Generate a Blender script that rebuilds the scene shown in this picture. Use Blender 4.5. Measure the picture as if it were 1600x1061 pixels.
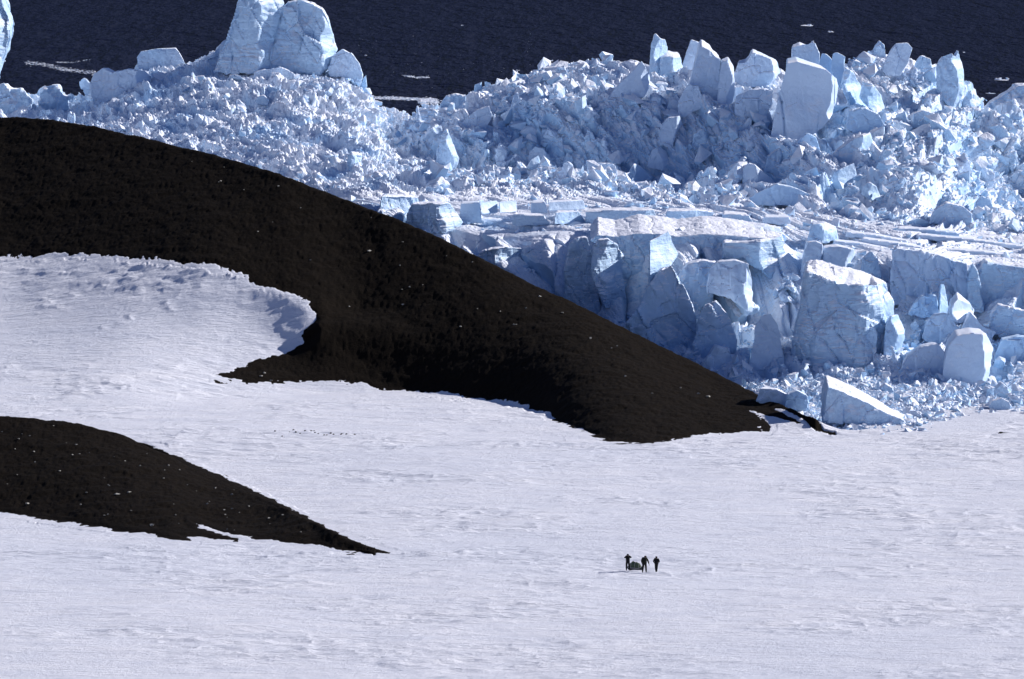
import bpy, bmesh, math, random
import numpy as np
from mathutils import Vector, Matrix
R = math.radians
for o in list(bpy.data.objects): bpy.data.objects.remove(o)
S = bpy.context.scene
COL = S.collection

# ------------------------------------------------------------ camera, sky, sun
F = 9144.0; H = 80.0; PITCH = R(5.19)          # photograph pixels: 1600 x 1061
cam = bpy.data.cameras.new('camera'); co = bpy.data.objects.new('camera', cam); COL.objects.link(co)
cam.sensor_width = 36; cam.lens = 36 * F / 1600; cam.clip_start = 5; cam.clip_end = 80000
co.location = (0, 0, H); co.rotation_euler = (R(90) - PITCH, 0, 0)
S.camera = co
SUN_EL, SUN_AZ = 29.0, 20.0                     # azimuth: degrees behind the right hand side
w = bpy.data.worlds.new('World'); S.world = w; w.use_nodes = True
nt = w.node_tree; bg = nt.nodes['Background']
sky = nt.nodes.new('ShaderNodeTexSky'); sky.sky_type = 'NISHITA'; sky.sun_disc = False
sky.sun_elevation = R(SUN_EL); sky.sun_rotation = R(90 - SUN_AZ); sky.air_density = 1.0; sky.dust_density = 0.0; sky.ozone_density = 3.0
tint = nt.nodes.new('ShaderNodeMix'); tint.data_type = 'RGBA'; tint.blend_type = 'MULTIPLY'; tint.inputs[0].default_value = 1.0
tint.inputs[7].default_value = (0.91, 0.88, 1.18, 1); nt.links.new(sky.outputs[0], tint.inputs[6])   # cold slide film balance
nt.links.new(tint.outputs[2], bg.inputs[0]); bg.inputs[1].default_value = 0.065
sl = bpy.data.lights.new('sun', 'SUN'); so = bpy.data.objects.new('sun', sl); COL.objects.link(so)
sl.energy = 5.7; sl.angle = R(0.53); sl.color = (1.0, 0.955, 0.945)
sd = Vector((math.cos(R(SUN_EL)) * math.cos(R(SUN_AZ)), math.cos(R(SUN_EL)) * math.sin(R(SUN_AZ)), math.sin(R(SUN_EL))))
so.rotation_euler = sd.to_track_quat('Z', 'Y').to_euler(); so.location = (300, 600, 300)
S.view_settings.view_transform = 'Standard'; S.view_settings.look = 'None'; S.view_settings.gamma = 1
S.view_settings.exposure = 0.1
S.render.engine = 'CYCLES'
S.render.resolution_x = 1024; S.render.resolution_y = 679

# ------------------------------------------------------------ survey helpers
SP, CP = math.sin(PITCH), math.cos(PITCH)
def world(u, v, Y):
    du = (np.asarray(u, float) - 800) / F; dv = (530.5 - np.asarray(v, float)) / F
    t = Y / (dv * SP + CP)
    return du * t, Y + 0 * t, H + t * (dv * CP - SP)
def zat(v, Y): return world(800, v, Y)[2]
def pix(X, Y, Z):
    d = Y * CP - (Z - H) * SP
    return 800 + F * X / d, 530.5 - F * (Y * SP + (Z - H) * CP) / d
def groundY(v, z=0.0):
    dv = (530.5 - np.asarray(v, float)) / F
    t = (z - H) / (dv * CP - SP)
    return t * (dv * SP + CP)
def itp(u, tab, k=1):
    tab = sorted(tab); return np.interp(u, [t[0] for t in tab], [t[k] for t in tab])
def smooth(a, n):
    if n < 1: return a
    k = np.exp(-0.5 * (np.arange(-3 * n, 3 * n + 1) / n) ** 2); k /= k.sum()
    return np.convolve(np.pad(a, 3 * n, mode='edge'), k, 'valid')

# ------------------------------------------------------------ noise
def hsh(ix, iy, iz, s):
    h = (ix.astype(np.int64) * 374761393 + iy.astype(np.int64) * 668265263 + iz.astype(np.int64) * 2147483647 + s * 974634777) & 0xffffffff
    h = ((h ^ (h >> 13)) * 1274126177) & 0xffffffff
    h = ((h ^ (h >> 16)) * 2246822519) & 0xffffffff
    h = h ^ (h >> 15)
    return (h & 0xffffff) / float(0xffffff)
def vn2(x, y, s=0):
    ix = np.floor(x); iy = np.floor(y); fx = x - ix; fy = y - iy
    fx = fx * fx * (3 - 2 * fx); fy = fy * fy * (3 - 2 * fy); z = np.zeros_like(ix)
    a = hsh(ix, iy, z, s); b = hsh(ix + 1, iy, z, s); c = hsh(ix, iy + 1, z, s); d = hsh(ix + 1, iy + 1, z, s)
    return (a * (1 - fx) + b * fx) * (1 - fy) + (c * (1 - fx) + d * fx) * fy * 1.0 - 0.5
def vn3(x, y, z, s=0):
    ix = np.floor(x); iy = np.floor(y); iz = np.floor(z)
    f = [x - ix, y - iy, z - iz]; f = [q * q * (3 - 2 * q) for q in f]
    r = 0
    for a in (0, 1):
        for b in (0, 1):
            for c in (0, 1):
                r = r + hsh(ix + a, iy + b, iz + c, s) * (f[0] if a else 1 - f[0]) * (f[1] if b else 1 - f[1]) * (f[2] if c else 1 - f[2])
    return r - 0.5
def fbm2(x, y, s=0, o=4, g=0.5):
    r = 0; a = 1.0
    for i in range(o): r = r + a * vn2(x * 2 ** i + 17.3 * i, y * 2 ** i - 9.1 * i, s + i); a *= g
    return r
def worley(x, y, s):
    ix = np.floor(x); iy = np.floor(y); z = np.zeros_like(ix)
    f1 = np.full(x.shape, 9.0); f2 = np.full(x.shape, 9.0)
    dx1 = np.zeros(x.shape); dy1 = np.zeros(x.shape); cx = np.zeros(x.shape); cy = np.zeros(x.shape)
    for a in (-1, 0, 1):
        for b in (-1, 0, 1):
            jx = ix + a + 0.1 + 0.8 * hsh(ix + a, iy + b, z, s); jy = iy + b + 0.1 + 0.8 * hsh(ix + a, iy + b, z, s + 7)
            dx = x - jx; dy = y - jy; d = np.sqrt(dx * dx + dy * dy)
            m = d < f1
            f2 = np.where(m, f1, np.minimum(f2, d))
            f1 = np.where(m, d, f1); dx1 = np.where(m, dx, dx1); dy1 = np.where(m, dy, dy1)
            cx = np.where(m, ix + a, cx); cy = np.where(m, iy + b, cy)
    r = [hsh(cx, cy, z, s + 20 + k) for k in range(3)]
    return f1, f2, dx1, dy1, r
def facets(x, y, s, tilt=1.6, crev=0.5):
    f1, f2, dx, dy, r = worley(x, y, s)
    return (r[0] - 0.5) * 0.9 + tilt * ((r[1] - 0.5) * dx + (r[2] - 0.5) * dy) * 1.6 - crev * np.exp(-(f2 - f1) / 0.09)

# ------------------------------------------------------------ mesh helpers
def grid_mesh(name, P, mat, sm=False):
    n, m = P.shape[:2]
    me = bpy.data.meshes.new(name)
    me.vertices.add(n * m); me.vertices.foreach_set('co', P.reshape(-1).astype(np.float32))
    i = np.arange(n * m).reshape(n, m)
    q = np.stack([i[:-1, :-1], i[:-1, 1:], i[1:, 1:], i[1:, :-1]], -1).reshape(-1, 4)
    return fill_mesh(me, q, mat, sm)
def fill_mesh(me, q, mat, sm):
    k = q.shape[1]
    me.loops.add(q.size); me.loops.foreach_set('vertex_index', q.reshape(-1).astype(np.int32))
    me.polygons.add(len(q)); me.polygons.foreach_set('loop_start', (np.arange(len(q)) * k).astype(np.int32))
    me.update(calc_edges=True); me.validate()
    me.polygons.foreach_set('use_smooth', np.full(len(me.polygons), sm, dtype=bool))
    if mat: me.materials.append(mat)
    return me
def obj(name, me, parent=None, label=None, cat=None, group=None, kind=None):
    o = bpy.data.objects.new(name, me); COL.objects.link(o)
    if parent: o.parent = parent
    if label: o['label'] = label
    if cat: o['category'] = cat
    if group: o['group'] = group
    if kind: o['kind'] = kind
    return o

# ------------------------------------------------------------ materials
def mat_new(name, rough=0.8, spec=0.3):
    m = bpy.data.materials.new(name); m.use_nodes = True
    b = m.node_tree.nodes['Principled BSDF']; b.inputs['Roughness'].default_value = rough
    b.inputs['Specular IOR Level'].default_value = spec
    return m, m.node_tree, b
def N(t, kind, **kw):
    n = t.nodes.new(kind)
    for k, v in kw.items():
        if k in n.inputs: n.inputs[k].default_value = v
        else: setattr(n, k, v)
    return n
def mixc(t, fac, a, b):
    n = t.nodes.new('ShaderNodeMix'); n.data_type = 'RGBA'
    if isinstance(fac, float): n.inputs[0].default_value = fac
    else: t.links.new(fac, n.inputs[0])
    for i, c in ((6, a), (7, b)):
        if isinstance(c, tuple): n.inputs[i].default_value = (*c, 1)
        else: t.links.new(c, n.inputs[i])
    return n.outputs[2]
def noise(t, co_, scale, det=4, rough=0.55, sc=(1, 1, 1)):
    mp = N(t, 'ShaderNodeMapping'); mp.inputs['Scale'].default_value = sc; t.links.new(co_, mp.inputs[0])
    n = N(t, 'ShaderNodeTexNoise', Scale=scale, Detail=det, Roughness=rough); t.links.new(mp.outputs[0], n.inputs['Vector'])
    return n.outputs[0]
def ramp(t, f, a, b):
    n = N(t, 'ShaderNodeMapRange'); n.inputs[1].default_value = a; n.inputs[2].default_value = b; t.links.new(f, n.inputs[0]); return n.outputs[0]
def bump(t, b, h, dist, strength=1.0, prev=None):
    n = N(t, 'ShaderNodeBump'); n.inputs['Distance'].default_value = dist; n.inputs['Strength'].default_value = strength
    t.links.new(h, n.inputs['Height'])
    if prev: t.links.new(prev, n.inputs['Normal'])
    t.links.new(n.outputs[0], b.inputs['Normal']); return n.outputs[0]

def ice_mat(name, snow=(0.84, 0.86, 0.91), ice=(0.50, 0.68, 0.87), lo=0.15, hi=0.75, strata=0.0, fine=0.12):
    m, t, b = mat_new(name, 0.55, 0.25)
    g = N(t, 'ShaderNodeNewGeometry'); pos = g.outputs['Position']
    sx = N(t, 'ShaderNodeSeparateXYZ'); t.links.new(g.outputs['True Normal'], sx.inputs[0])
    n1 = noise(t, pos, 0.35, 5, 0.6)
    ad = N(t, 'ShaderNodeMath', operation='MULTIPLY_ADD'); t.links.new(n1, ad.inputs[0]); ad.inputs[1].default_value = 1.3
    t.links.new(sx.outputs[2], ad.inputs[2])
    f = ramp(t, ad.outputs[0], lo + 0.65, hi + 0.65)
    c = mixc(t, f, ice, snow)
    n2 = noise(t, pos, 0.09, 3, 0.5)
    deep = ramp(t, n2, 0.56, 0.72)
    dm = N(t, 'ShaderNodeMath', operation='MULTIPLY'); t.links.new(deep, dm.inputs[0]); dm.inputs[1].default_value = 0.55
    c = mixc(t, dm.outputs[0], c, tuple(q * k for q, k in zip(ice, (0.72, 0.9, 1.0))))
    t.links.new(c, b.inputs['Base Color'])
    n3 = noise(t, pos, 2.2, 6, 0.65); n5 = noise(t, pos, 0.55, 3, 0.5)
    p = bump(t, b, n5, fine * 2.5, 1.0); p = bump(t, b, n3, fine, 1.0, p)
    if strata > 0:
        n4 = noise(t, pos, 1.0, 5, 0.7, (0.22, 0.22, 2.1))
        bump(t, b, n4, strata * .6, 1.0, p)
    return m
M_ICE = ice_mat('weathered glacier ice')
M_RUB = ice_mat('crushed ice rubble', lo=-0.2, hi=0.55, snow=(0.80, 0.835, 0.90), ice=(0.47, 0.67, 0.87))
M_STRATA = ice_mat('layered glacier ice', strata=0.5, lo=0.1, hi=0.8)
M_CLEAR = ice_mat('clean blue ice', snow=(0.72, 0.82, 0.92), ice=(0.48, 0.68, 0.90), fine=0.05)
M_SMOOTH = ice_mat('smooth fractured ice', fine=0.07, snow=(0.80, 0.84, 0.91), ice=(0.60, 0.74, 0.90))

m, t, b = mat_new('wind packed snow', 0.75, 0.15); M_SNOW = m
g = N(t, 'ShaderNodeNewGeometry'); pos = g.outputs['Position']
nA = noise(t, pos, 0.25, 5, 0.6, (0.5, 1, 1)); nB = noise(t, pos, 0.03, 3, 0.5, (0.5, 0.5, 1))
c = mixc(t, ramp(t, nA, 0.35, 0.7), (0.81, 0.815, 0.85), (0.70, 0.72, 0.78))
c = mixc(t, ramp(t, nB, 0.45, 0.75), c, (0.70, 0.725, 0.79))
t.links.new(c, b.inputs['Base Color'])
nC = noise(t, pos, 1.5, 6, 0.72, (0.30, 1.0, 1))
bump(t, b, nC, 0.42, 1.0)

m, t, b = mat_new('black scoria scree', 0.95, 0.05); M_SCREE = m
g = N(t, 'ShaderNodeNewGeometry'); pos = g.outputs['Position']
n1 = noise(t, pos, 3.0, 6, 0.7); n2 = noise(t, pos, 0.12, 4, 0.6)
c = mixc(t, ramp(t, n1, 0.4, 0.75), (0.0066, 0.0046, 0.0029), (0.0118, 0.0083, 0.0052))
c = mixc(t, ramp(t, n2, 0.4, 0.7), c, (0.0078, 0.0055, 0.0035))
t.links.new(c, b.inputs['Base Color']); bump(t, b, n1, 0.12, 1.0)

m, t, b = mat_new('cold sea', 0.9, 0.0); M_SEA = m
g = N(t, 'ShaderNodeNewGeometry'); pos = g.outputs['Position']
b.inputs['Base Color'].default_value = (0.0045, 0.0060, 0.0175, 1)
n1 = noise(t, pos, 1.0, 3, 0.6, (0.40, 0.075, 1)); n2 = noise(t, pos, 1.0, 2, 0.5, (0.10, 0.022, 1))
b1 = N(t, 'ShaderNodeBump', Distance=4.5); b2 = N(t, 'ShaderNodeBump', Distance=7.0); t.links.new(n1, b1.inputs['Height']); t.links.new(n2, b2.inputs['Height']); t.links.new(b1.outputs[0], b2.inputs['Normal'])
gl = N(t, 'ShaderNodeBsdfGlossy'); gl.inputs['Roughness'].default_value = 0.22; gl.inputs['Color'].default_value = (0.8, 0.85, 1.0, 1)
for q in (gl, b): t.links.new(b2.outputs[0], q.inputs['Normal'])
fr = N(t, 'ShaderNodeFresnel', IOR=1.33); t.links.new(b2.outputs[0], fr.inputs['Normal'])
fm = N(t, 'ShaderNodeMapRange'); fm.inputs[1].default_value = 0.0; fm.inputs[2].default_value = 1.0; fm.inputs[3].default_value = 0.0; fm.inputs[4].default_value = 0.095; t.links.new(fr.outputs[0], fm.inputs[0])
ms_ = N(t, 'ShaderNodeMixShader'); t.links.new(fm.outputs[0], ms_.inputs[0]); t.links.new(b.outputs[0], ms_.inputs[1]); t.links.new(gl.outputs[0], ms_.inputs[2])
t.links.new(ms_.outputs[0], t.nodes['Material Output'].inputs['Surface'])

def flat_mat(name, c, rough=0.8):
    m, t, b = mat_new(name, rough, 0.2)
    g = N(t, 'ShaderNodeTexCoord'); n = noise(t, g.outputs['Object'], 6, 4)
    t.links.new(mixc(t, n, tuple(q * 0.8 for q in c), tuple(min(1, q * 1.2) for q in c)), b.inputs['Base Color']); return m
M_PALE = flat_mat('pale stone', (0.30, 0.29, 0.26)); M_DARK = flat_mat('dark stone', (0.02, 0.017, 0.012))

# ------------------------------------------------------------ terrain under snow and scree
CR1 = [(-2500, 926, 200), (-400, 926, 186), (0, 925, 182), (60, 919, 184), (140, 910, 196), (220, 899, 214), (300, 888, 234), (380, 877, 254), (440, 868, 273), (520, 860, 302),
       (600, 850, 334), (680, 841, 370), (760, 832, 407), (840, 825, 447), (900, 819, 475), (960, 812, 506), (1040, 803, 545), (1120, 793, 584), (1180, 780, 613), (1240, 760, 641), (1290, 748, 659), (1330, 744, 669), (1345, 742, 672)]
MID1 = [(-2500, 865, 405), (0, 865, 402), (100, 858, 402), (200, 850, 404), (320, 838, 420), (400, 831, 448), (460, 825, 472), (495, 821, 490)]
FOOT1 = [(-2500, 640), (0, 640), (200, 640), (340, 612), (450, 604), (600, 608), (700, 618), (820, 634), (900, 668), (960, 692), (1050, 690), (1130, 680), (1210, 674), (1290, 671), (1330, 671), (1345, 672)]
CR2 = [(-2500, 700, 668), (-300, 702, 652), (0, 700, 650), (60, 698, 654), (130, 695, 664), (200, 691, 683), (260, 686, 710), (330, 680, 744), (400, 667, 774), (450, 651, 798), (520, 634.5, 833), (560, 629, 850), (612, 622.3, 867)]
FOOT2 = [(-2500, 795), (0, 800), (80, 810), (180, 828), (270, 842), (400, 848), (470, 852), (560, 860), (612, 867)]
def terrain(u, Y):
    """u: 1-D columns; Y: 1-D rows -> z grid (rows, cols)"""
    Z = np.zeros((len(Y), len(u)))
    c1Y = smooth(itp(u, CR1, 1), 6); c1v = smooth(itp(u, CR1, 2), 6); f1Y = smooth(groundY(itp(u, FOOT1)), 22)
    c1z = zat(c1v, c1Y)
    mY = np.where(u < 495, itp(u, MID1, 1), 0); mz = np.where(u < 495, zat(itp(u, MID1, 2), np.maximum(mY, 1)), 0)
    al = np.clip((u - 495) / 60, 0, 1); al = al * al * (3 - 2 * al)
    mYr = f1Y * 0.5 + c1Y * 0.5; mzr = c1z * 0.52
    m0 = itp([495], MID1, 1)[0]; m0z = zat(490, m0)
    mY = np.where(u < 495, mY, m0 * (1 - al) + mYr * al); mz = np.where(u < 495, mz, m0z * (1 - al) + mzr * al)
    mY = smooth(mY, 14); mz = smooth(mz, 14)
    bk = 0.7 * np.clip((500 - u) / 60, 0, 1)
    c2Y = smooth(itp(u, CR2, 1), 6); c2z = zat(smooth(itp(u, CR2, 2), 6), c2Y); f2Y = smooth(groundY(itp(u, FOOT2)), 6)
    for j in range(len(u)):
        if u[j] < 1352:
            my = min(max(mY[j], f1Y[j] + .5), c1Y[j] - .5); mb = max(my - 10, f1Y[j] + .2); zl = max(mz[j], 0) * (mb - f1Y[j]) / (my - f1Y[j])
            pw_ = 1 + 1.0 * np.clip((660 - u[j]) / 240, 0, 1) ** 1.5; f0 = f1Y[j] - 14 * (pw_ - 1); tq = np.linspace(0, 1, 14)
            z1 = np.interp(Y, [*(f0 + (mb - f0) * tq), my, c1Y[j], c1Y[j] + 3, c1Y[j] + 30], [*(max(zl - bk[j], 0.0) * tq ** pw_), max(mz[j], 0), max(c1z[j], 0), max(c1z[j], 0) - 0.6, -4])
            Z[:, j] = np.where(Y > f0, z1, 0)
        if u[j] < 612:
            z2 = np.interp(Y, [f2Y[j], c2Y[j], c2Y[j] + 3, c2Y[j] + 6 + c2z[j] * 2.6], [0, c2z[j], c2z[j] - .6, 0])
            Z[:, j] = np.maximum(Z[:, j], z2)
    # rounding of the profile along the view
    k = np.array([1, 2, 3, 4, 3, 2, 1.]); k /= k.sum()
    Zp = np.pad(Z, ((3, 3), (0, 0)), mode='edge'); Zs = sum(k[i] * Zp[i:i + len(Y)] for i in range(7))
    return Zs
ucols = np.concatenate([np.linspace(-9000, -260, 30)[:-1], np.arange(-260, 1860, 1.55), np.linspace(1860, 10000, 30)])
yrows = np.concatenate([np.linspace(60, 515, 30)[:-1], np.arange(515, 960, 0.37)])
U, YY = np.meshgrid(ucols, yrows)
T0 = terrain(ucols, yrows)
Xg = world(U, 530.5, YY)[0]
uu, vv = pix(Xg, YY, T0)

def poly_sd(px, py, poly):
    """signed distance in px, positive inside"""
    d = np.full(px.shape, 1e9); ins = np.zeros(px.shape, bool); n = len(poly)
    for i in range(n):
        ax, ay = poly[i]; bx, by = poly[(i + 1) % n]
        ex, ey = bx - ax, by - ay
        tt = np.clip(((px - ax) * ex + (py - ay) * ey) / (ex * ex + ey * ey + 1e-9), 0, 1)
        d = np.minimum(d, np.hypot(px - ax - tt * ex, py - ay - tt * ey))
        cnd = ((ay > py) != (by > py))
        with np.errstate(divide='ignore', invalid='ignore'):
            xi = (bx - ax) * (py - ay) / (by - ay + 1e-12) + ax
        ins ^= cnd & (px < xi)
    return np.where(ins, d, -d)
DARK1 = [(-2600, 186), (0, 178), (60, 180), (140, 192), (220, 210), (300, 230), (380, 250), (440, 269), (520, 298), (600, 330), (680, 366), (760, 403), (840, 443), (960, 502), (1040, 541), (1120, 580), (1180, 609), (1240, 638), (1290, 657), (1322, 667), (1338, 671), (1318, 669), (1290, 661), (1262, 655), (1240, 648), (1225, 640), (1212, 640), (1232, 650), (1262, 663), (1250, 664), (1222, 656), (1195, 648), (1172, 642), (1196, 655), (1206, 668), (1202, 674), (1185, 672),
         (1150, 677), (1110, 680), (1078, 680), (1062, 684), (1045, 690), (1015, 692), (985, 691), (960, 690), (930, 680), (895, 668), (865, 657), (852, 645), (826, 640), (820, 632), (760, 628), (700, 618), (640, 612), (595, 607),
         (570, 599), (520, 597), (460, 596), (400, 597), (370, 595), (335, 592), (345, 585), (380, 572), (420, 560), (455, 550), (478, 541), (484, 532), (474, 524), (484, 508), (495, 490), (484, 476), (462, 462), (440, 456), (405, 448), (390, 438), (345, 425), (322, 418), (300, 416), (255, 410), (210, 405), (150, 402), (80, 400), (0, 402), (-2600, 405)]
DARK2 = [(-2600, 664), (-300, 648), (0, 646), (60, 650), (130, 660), (200, 679), (260, 706), (330, 740), (400, 770), (450, 794), (520, 829), (560, 847), (600, 862), (622, 868), (600, 866), (575, 865), (540, 861), (510, 855), (470, 850), (440, 846), (410, 842), (372, 836), (330, 824), (296, 812), (312, 824), (340, 834), (372, 843), (345, 842), (300, 836), (268, 832), (290, 840), (306, 847), (280, 843), (240, 836), (180, 825), (90, 812), (0, 799), (-2600, 790)]
sel2 = YY < 735
near = ((uu < 1420) & (vv > 60))
rag = fbm2(U / 26, YY / 2.2, 5, 4, 0.6) * 6.5 + fbm2(U / 5, YY / 0.8, 9, 2) * 3.5
up = np.clip((470 - np.abs(vv - 400) * 6) / 300, 0, 1) * (uu < 500)
rag = rag + up * (np.abs(fbm2(U / 9 + YY / 6, YY / 5, 15, 3, 0.6)) * -8)
SD = np.full(U.shape, -99.0); rag = np.where(sel2, rag * .55, rag) * np.where(U > 1190, 0.3, 1.0)
m1 = near & ~sel2; m2 = near & sel2 & (uu < 720)
SD[m1] = poly_sd(uu[m1], vv[m1], DARK1); SD[m2] = poly_sd(uu[m2], vv[m2], DARK2)
# past the crest the ground turns away: it is scree there too
c1Yg = np.interp(U, ucols, smooth(itp(ucols, CR1, 1), 6)); SD = np.where((~sel2) & (YY > c1Yg - 1.5) & (YY < c1Yg + np.where(U < 1240, 99, 2.2)) & (U < 1306), np.maximum(SD, 40), SD)
c2Yg = np.interp(U, ucols, smooth(itp(ucols, CR2, 1), 6)); SD = np.where(sel2 & (YY > c2Yg - 1.5) & (YY < c2Yg + 3 + 1.2 * np.interp(U, ucols, zat(itp(ucols, CR2, 2), itp(ucols, CR2, 1)))) & (U < 585), np.maximum(SD, 20), SD)
edge = SD + rag * np.clip(1 - np.abs(SD) / 40, 0, 1)
# scree spur beside the bay stands proud of the snow
bumpz = 1.7 * np.exp(-((uu - 560) / 90) ** 2 - ((vv - 535) / 34) ** 2) * np.clip(SD / 18, 0, 1)
T = T0 + bumpz
# ---- sastrugi
wz = Xg + 3.0 * fbm2(Xg / 22, YY / 22, 61, 2); wy = YY + 1.2 * fbm2(Xg / 9, YY / 9, 63, 2)
s1 = fbm2(wz / 4.2, wy / 1.5, 31, 3, 0.55); s2 = fbm2(wz / 7.0, wy / 3.2, 41, 3); s3 = fbm2(Xg / 40, YY / 30, 51, 3)
patch = np.clip(fbm2(Xg / 14, YY / 12, 71, 3) * 2.2 + 0.42, 0.12, 1.0)
step = np.clip(s1 * 3.5 + 0.1, -1, 1)
s4 = fbm2(wz / 2.4, wy / 0.95, 35, 2, 0.5)
rg = np.clip(1 - np.abs(fbm2(wz / 3.6, wy / 1.2, 37, 2, 0.5)) * 5, 0, 1)
rel = 0.115 * step * patch + 0.12 * rg * patch + 0.08 * s4 * patch + 0.12 * s2 + 0.5 * s3 + 0.02 * (hsh(np.floor(Xg * 5), np.floor(YY * 3), 0 * Xg, 4) - .5)
for (du_, dv_, lx, ly, hh_) in ((335, 983, 6.5, 1.6, .30), (392, 990, 4.0, 1.2, .22), (165, 952, 6.0, 1.8, .22), (215, 1018, 4.5, 1.4, .2), (60, 930, 6, 2, .2), (1180, 742, 9, 3, .25), (700, 980, 8, 3, .2)):
    gY_ = float(groundY(dv_)); gX_ = float(world(du_, 530, gY_)[0]); rel = rel + hh_ * np.exp(-((Xg - gX_) / lx) ** 2) * np.exp(-np.abs((YY - gY_ - .15 * (Xg - gX_)) / ly) ** 1.5)
bay = np.clip(1 - np.abs(vv - 440) / 60, 0, 1) * (uu < 520) * (vv < 560)
dr = fbm2(wz / 3.6 + YY / 7, wy / 1.7 + Xg / 9, 81, 4, 0.6)
rg2 = np.clip(1 - np.abs(fbm2(wz / 14.0 + YY / 30, wy / 4.0, 83, 3, 0.55)) * 13, 0, 1) * np.clip(fbm2(Xg / 11, YY / 9, 85, 2) * 4 + .6, 0, 1)
rel = rel + bay * (0.22 * np.abs(dr) + 0.24 * s1) + 0.24 * rg2 * np.clip(1 - np.abs(vv - 470) / 90, 0, 1) * (uu < 520) * (vv < 600)
rel = rel + 0.10 * rg2 * patch
flat = np.clip((YY - 500) / 20, 0, 1)
SN = T + rel * np.where(np.abs(edge) < 8, 0.5, 1.0) * flat
lift = np.clip(edge * 0.03, -0.8, 0.10)
SN = SN - np.clip(edge * 0.05, 0, 0.9)
grid_snow = np.stack([Xg, YY, SN], -1)
obj('snow_field', grid_mesh('snow_field', grid_snow, M_SNOW, True), kind='structure')
scr = 0.10 * (hsh(np.floor(Xg * 2.3), np.floor(YY * 2.0), 0 * Xg, 77) - .5) + 0.22 * fbm2(Xg / 1.8, YY / 1.8, 91, 3) + 0.35 * fbm2(Xg / 14, YY / 9, 93, 2)
HL = T + lift + scr * np.clip(edge / 10, 0.15, 1)
GH = np.stack([Xg, YY, HL], -1)
ci = (ucols > -2600) & (ucols < 1352)
ri = (yrows > 722)
obj('scree_hill', grid_mesh('scree_hill', GH[np.ix_(ri, ci)], M_SCREE, True), kind='structure')
ci2 = (ucols > -2600) & (ucols < 660); ri2 = (yrows > 612) & (yrows < 748)
obj('scree_hill', grid_mesh('scree_hill', GH[np.ix_(ri2, ci2)], M_SCREE, True), kind='structure')

def terrain_hit(u, v):
    j = np.argmin(np.abs(ucols - u)); col = vv[:, j]; 
    ok = np.where(col <= v)[0]; ok = ok[yrows[ok] > 520]
    i = ok[0]; return Vector((Xg[i, j], yrows[i], max(HL[i, j], SN[i, j])))

# ------------------------------------------------------------ sea
xs = np.concatenate([np.linspace(-20000, -400, 12), np.linspace(-390, 390, 60), np.linspace(400, 20000, 12)])
ys = np.concatenate([np.linspace(905, 3500, 120), np.linspace(3600, 40000, 14)])
XX, Y2 = np.meshgrid(xs, ys)
obj('sea', grid_mesh('sea', np.stack([XX, Y2, 0 * XX - 0.6], -1), M_SEA, True), kind='structure')

# ------------------------------------------------------------ glacier surface
def ST(*a): return list(a)
A0 = [(-600, 925, 'z-3'), (0, 905, 'z-3'), (600, 858, 'z-3'), (760, 842, 'z-3'), (960, 819, 'z-3'), (1050, 808, 'z-3'), (1130, 792, 'z-1'), (1170, 790, 'z-1'), (1210, 775, 'z-.5'), (1250, 764, 'z-.4'), (1330, 752, 'z-.4'), (1400, 745, 'z-.4'), (1440, 748, 'z-.4'), (1480, 762, 'z-.4'), (1520, 770, 'z-.4'), (1600, 772, 'z-.4'), (2200, 775, 'z-.5')]
A1 = [(-600, 926, 'z-1'), (0, 908, 'z-1'), (600, 860, 'z1'), (760, 844, 'z1'), (960, 822, 'z1'), (1130, 805, 'z0'), (1200, 803, 'z.8'), (1330, 800, 'z1.6'), (1420, 800, 'z1.4'), (1520, 802, 'z.8'), (2200, 802, 'z.8')]
B_ = [(-600, 928, 352), (0, 922, 352), (300, 892, 345), (600, 863, 348), (700, 852, 398), (760, 847, 425), (850, 840, 456), (960, 834, 486), (1060, 829, 508), (1200, 832, 515), (1300, 833, 505), (1400, 833, 478), (1500, 828, 500), (1600, 826, 505), (2200, 826, 505)]
C_ = [(-600, 935, 338), (0, 928, 338), (300, 900, 330), (560, 874, 320), (620, 870, 326), (700, 862, 352), (760, 857, 370), (880, 850, 364), (1000, 845, 368), (1060, 843, 368), (1215, 842, 374), (1240, 844, 398), (1340, 843, 392), (1400, 842, 396), (1500, 838, 412), (1600, 835, 425), (2200, 835, 440)]
D_ = [(-600, 945, 325), (0, 940, 322), (300, 915, 318), (560, 885, 309), (700, 888, 312), (900, 890, 312), (1100, 890, 318), (1200, 888, 328), (1300, 884, 336), (1400, 880, 350), (1500, 877, 362), (1600, 874, 372), (2200, 874, 380)]
E_ = [(-600, 965, 250), (0, 965, 240), (300, 945, 245), (560, 925, 255), (640, 938, 272), (750, 947, 276), (900, 948, 282), (1000, 947, 290), (1100, 944, 296), (1180, 936, 294), (1260, 915, 272), (1400, 912, 275), (1500, 910, 290), (1535, 938, 302), (1600, 945, 318), (2200, 945, 318)]
F_ = [(-600, 1000, 185), (0, 1000, 178), (110, 1000, 182), (200, 992, 155), (300, 985, 155), (440, 980, 150), (540, 980, 165), (610, 985, 215), (700, 962, 196), (800, 959, 168), (900, 957, 150), (1000, 957, 150), (1100, 955, 165), (1190, 950, 180), (1260, 952, 190), (1330, 958, 160), (1400, 962, 150), (1500, 962, 170), (1532, 955, 200), (1560, 952, 212), (1600, 955, 214), (2200, 955, 204)]
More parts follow.
